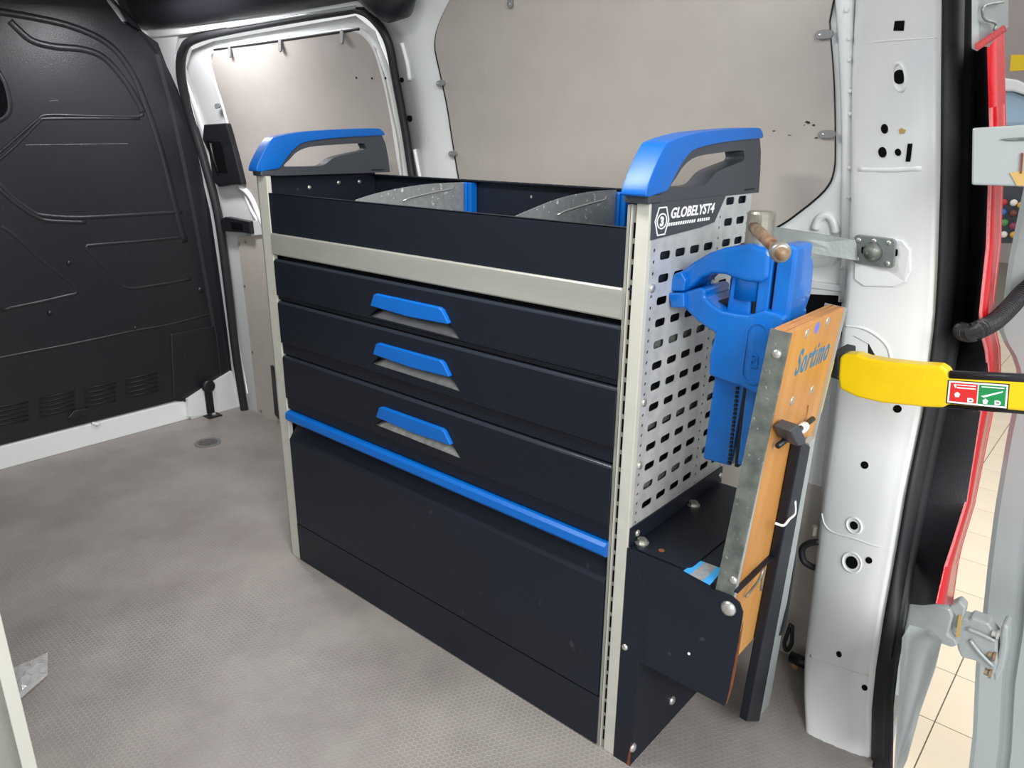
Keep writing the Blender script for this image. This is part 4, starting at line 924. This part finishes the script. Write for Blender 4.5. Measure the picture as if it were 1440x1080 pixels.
# near post and front of the opposite cabinet
oc = thing('tool_cabinet', 'pale post of the opposite cabinet cut off at the lower left corner', 'cabinet', (.4, -1.0, 0))
pA = at(0, 866, 'y', -.93); pB = at(53, 1080, 'y', -.93)
xr = .934
G().box((xr - .052, -.945, 0), (xr, -.93, 1.0)).ob('corner_post', 'cream', oc, bevel=.001)
G().box((xr - .075, -.960, 0), (xr - .053, -.932, 1.0)).ob('post_edge', 'aludark', oc)
G().box((xr - .14, -1.30, .30), (xr - .078, -.965, .95)).ob('side_panel', 'navy', oc)

# ================================================================= SHOWROOM outside
gz = -.55
gr = sroot('ground', (2.0, 3, gz))
G().box((-3, .75, gz - .02), (6, 14, gz - .004)).ob('tile_bed', 'grout', gr)
dx = Vector((.30, 0, 0)); tile_mesh = None
a_ = math.radians(0)
cnt = 0
for j in range(0, 30):
    for i in range(0, 9):
        y0 = 1.0 + j * .30; x0 = -.18 + i * .30
        cx_, cy_ = x0 + .15, y0 + .15
        if y0 > 5.2 and (x0 > 1.4 or x0 < .6): continue
        if y0 <= 5.2 and (x0 < .55): continue
        if tile_mesh is None:
            o = G().box((-.148, -.148, -.004), (.148, .148, 0)).ob('tile', 'tile', gr); tile_mesh = o.data; o.data.transform(Matrix.Translation(Vector((2.0, 3, gz))))
        else: o = bpy.data.objects.new('tile', tile_mesh); COL.objects.link(o); o.parent = gr
        o.location = Vector((cx_, cy_, gz)) - gr.location
struct(G().box((-8, 13, gz), (6, 13.1, 3.4)).ob('wall_rear', 'wallg'))
bn = G().poly([at(x, y, 'y', 12.5) for x, y in [(1422, 77), (1460, 77), (1460, 98), (1420, 100)]], (0, .05, 0)).ob('banner', 'yellow'); tag(bn, 'yellow banner high on the far showroom wall', 'banner')
cr_ = thing('parked_car', 'pale blue windscreen and white bonnet of a car in the far showroom', 'car', at(1425, 175, 'y', 10))
G().poly([at(x, y, 'y', 10) for x, y in [(1400, 128), (1424, 128), (1480, 150), (1480, 178), (1400, 178)]], (0, 1.2, 0)).ob('windscreen', mat('pale_glass', (176, 204, 226), .1), cr_, bevel=.05)
G().poly([at(x, y, 'y', 9.8) for x, y in [(1400, 108), (1430, 112), (1480, 140), (1480, 146), (1424, 128), (1400, 128)]], (0, 1.4, 0)).ob('roof', 'white', cr_, bevel=.05)
shelf = tag(G().poly([at(x, y, 'y', 9) for x, y in [(1396, 262), (1470, 262), (1470, 342), (1396, 342)]], (0, .3, 0)).ob('display_stand', 'grip'), 'dark display stand far off behind the open rear door', 'stand')
cols = [(200, 50, 50), (240, 236, 226), (220, 170, 60), (60, 120, 190), (120, 70, 60), (236, 236, 240), (90, 150, 90), (150, 60, 90)]
names = ['red', 'cream', 'amber', 'blue', 'brown', 'white', 'green', 'purple']
mm = [mat('ball_' + n_, c_, .5) for n_, c_ in zip(names, cols)]
for k, (x, y, r) in enumerate([(1412, 286, .038), (1424, 285, .038), (1436, 287, .038), (1413, 299, .038), (1425, 301, .038), (1437, 301, .038), (1413, 314, .04), (1425, 316, .04), (1437, 316, .04), (1414, 330, .038), (1426, 331, .038)]):
    p = at(x, y, 'y', 8.9) + Vector((random.uniform(-.02, .02), 0, random.uniform(-.012, .012))); g = G(); bmesh.ops.create_icosphere(g.b, subdivisions=2, radius=r, matrix=Matrix.Translation(p)); o = g.ob('toy_ball', mm[k % 8], smooth=True)
    tag(o, names[k % 8] + ' round toy on the far display stand' if k < 8 else names[k % 8] + ' round toy in the bottom row of the far display stand', 'toy', 'toys on the far display stand')
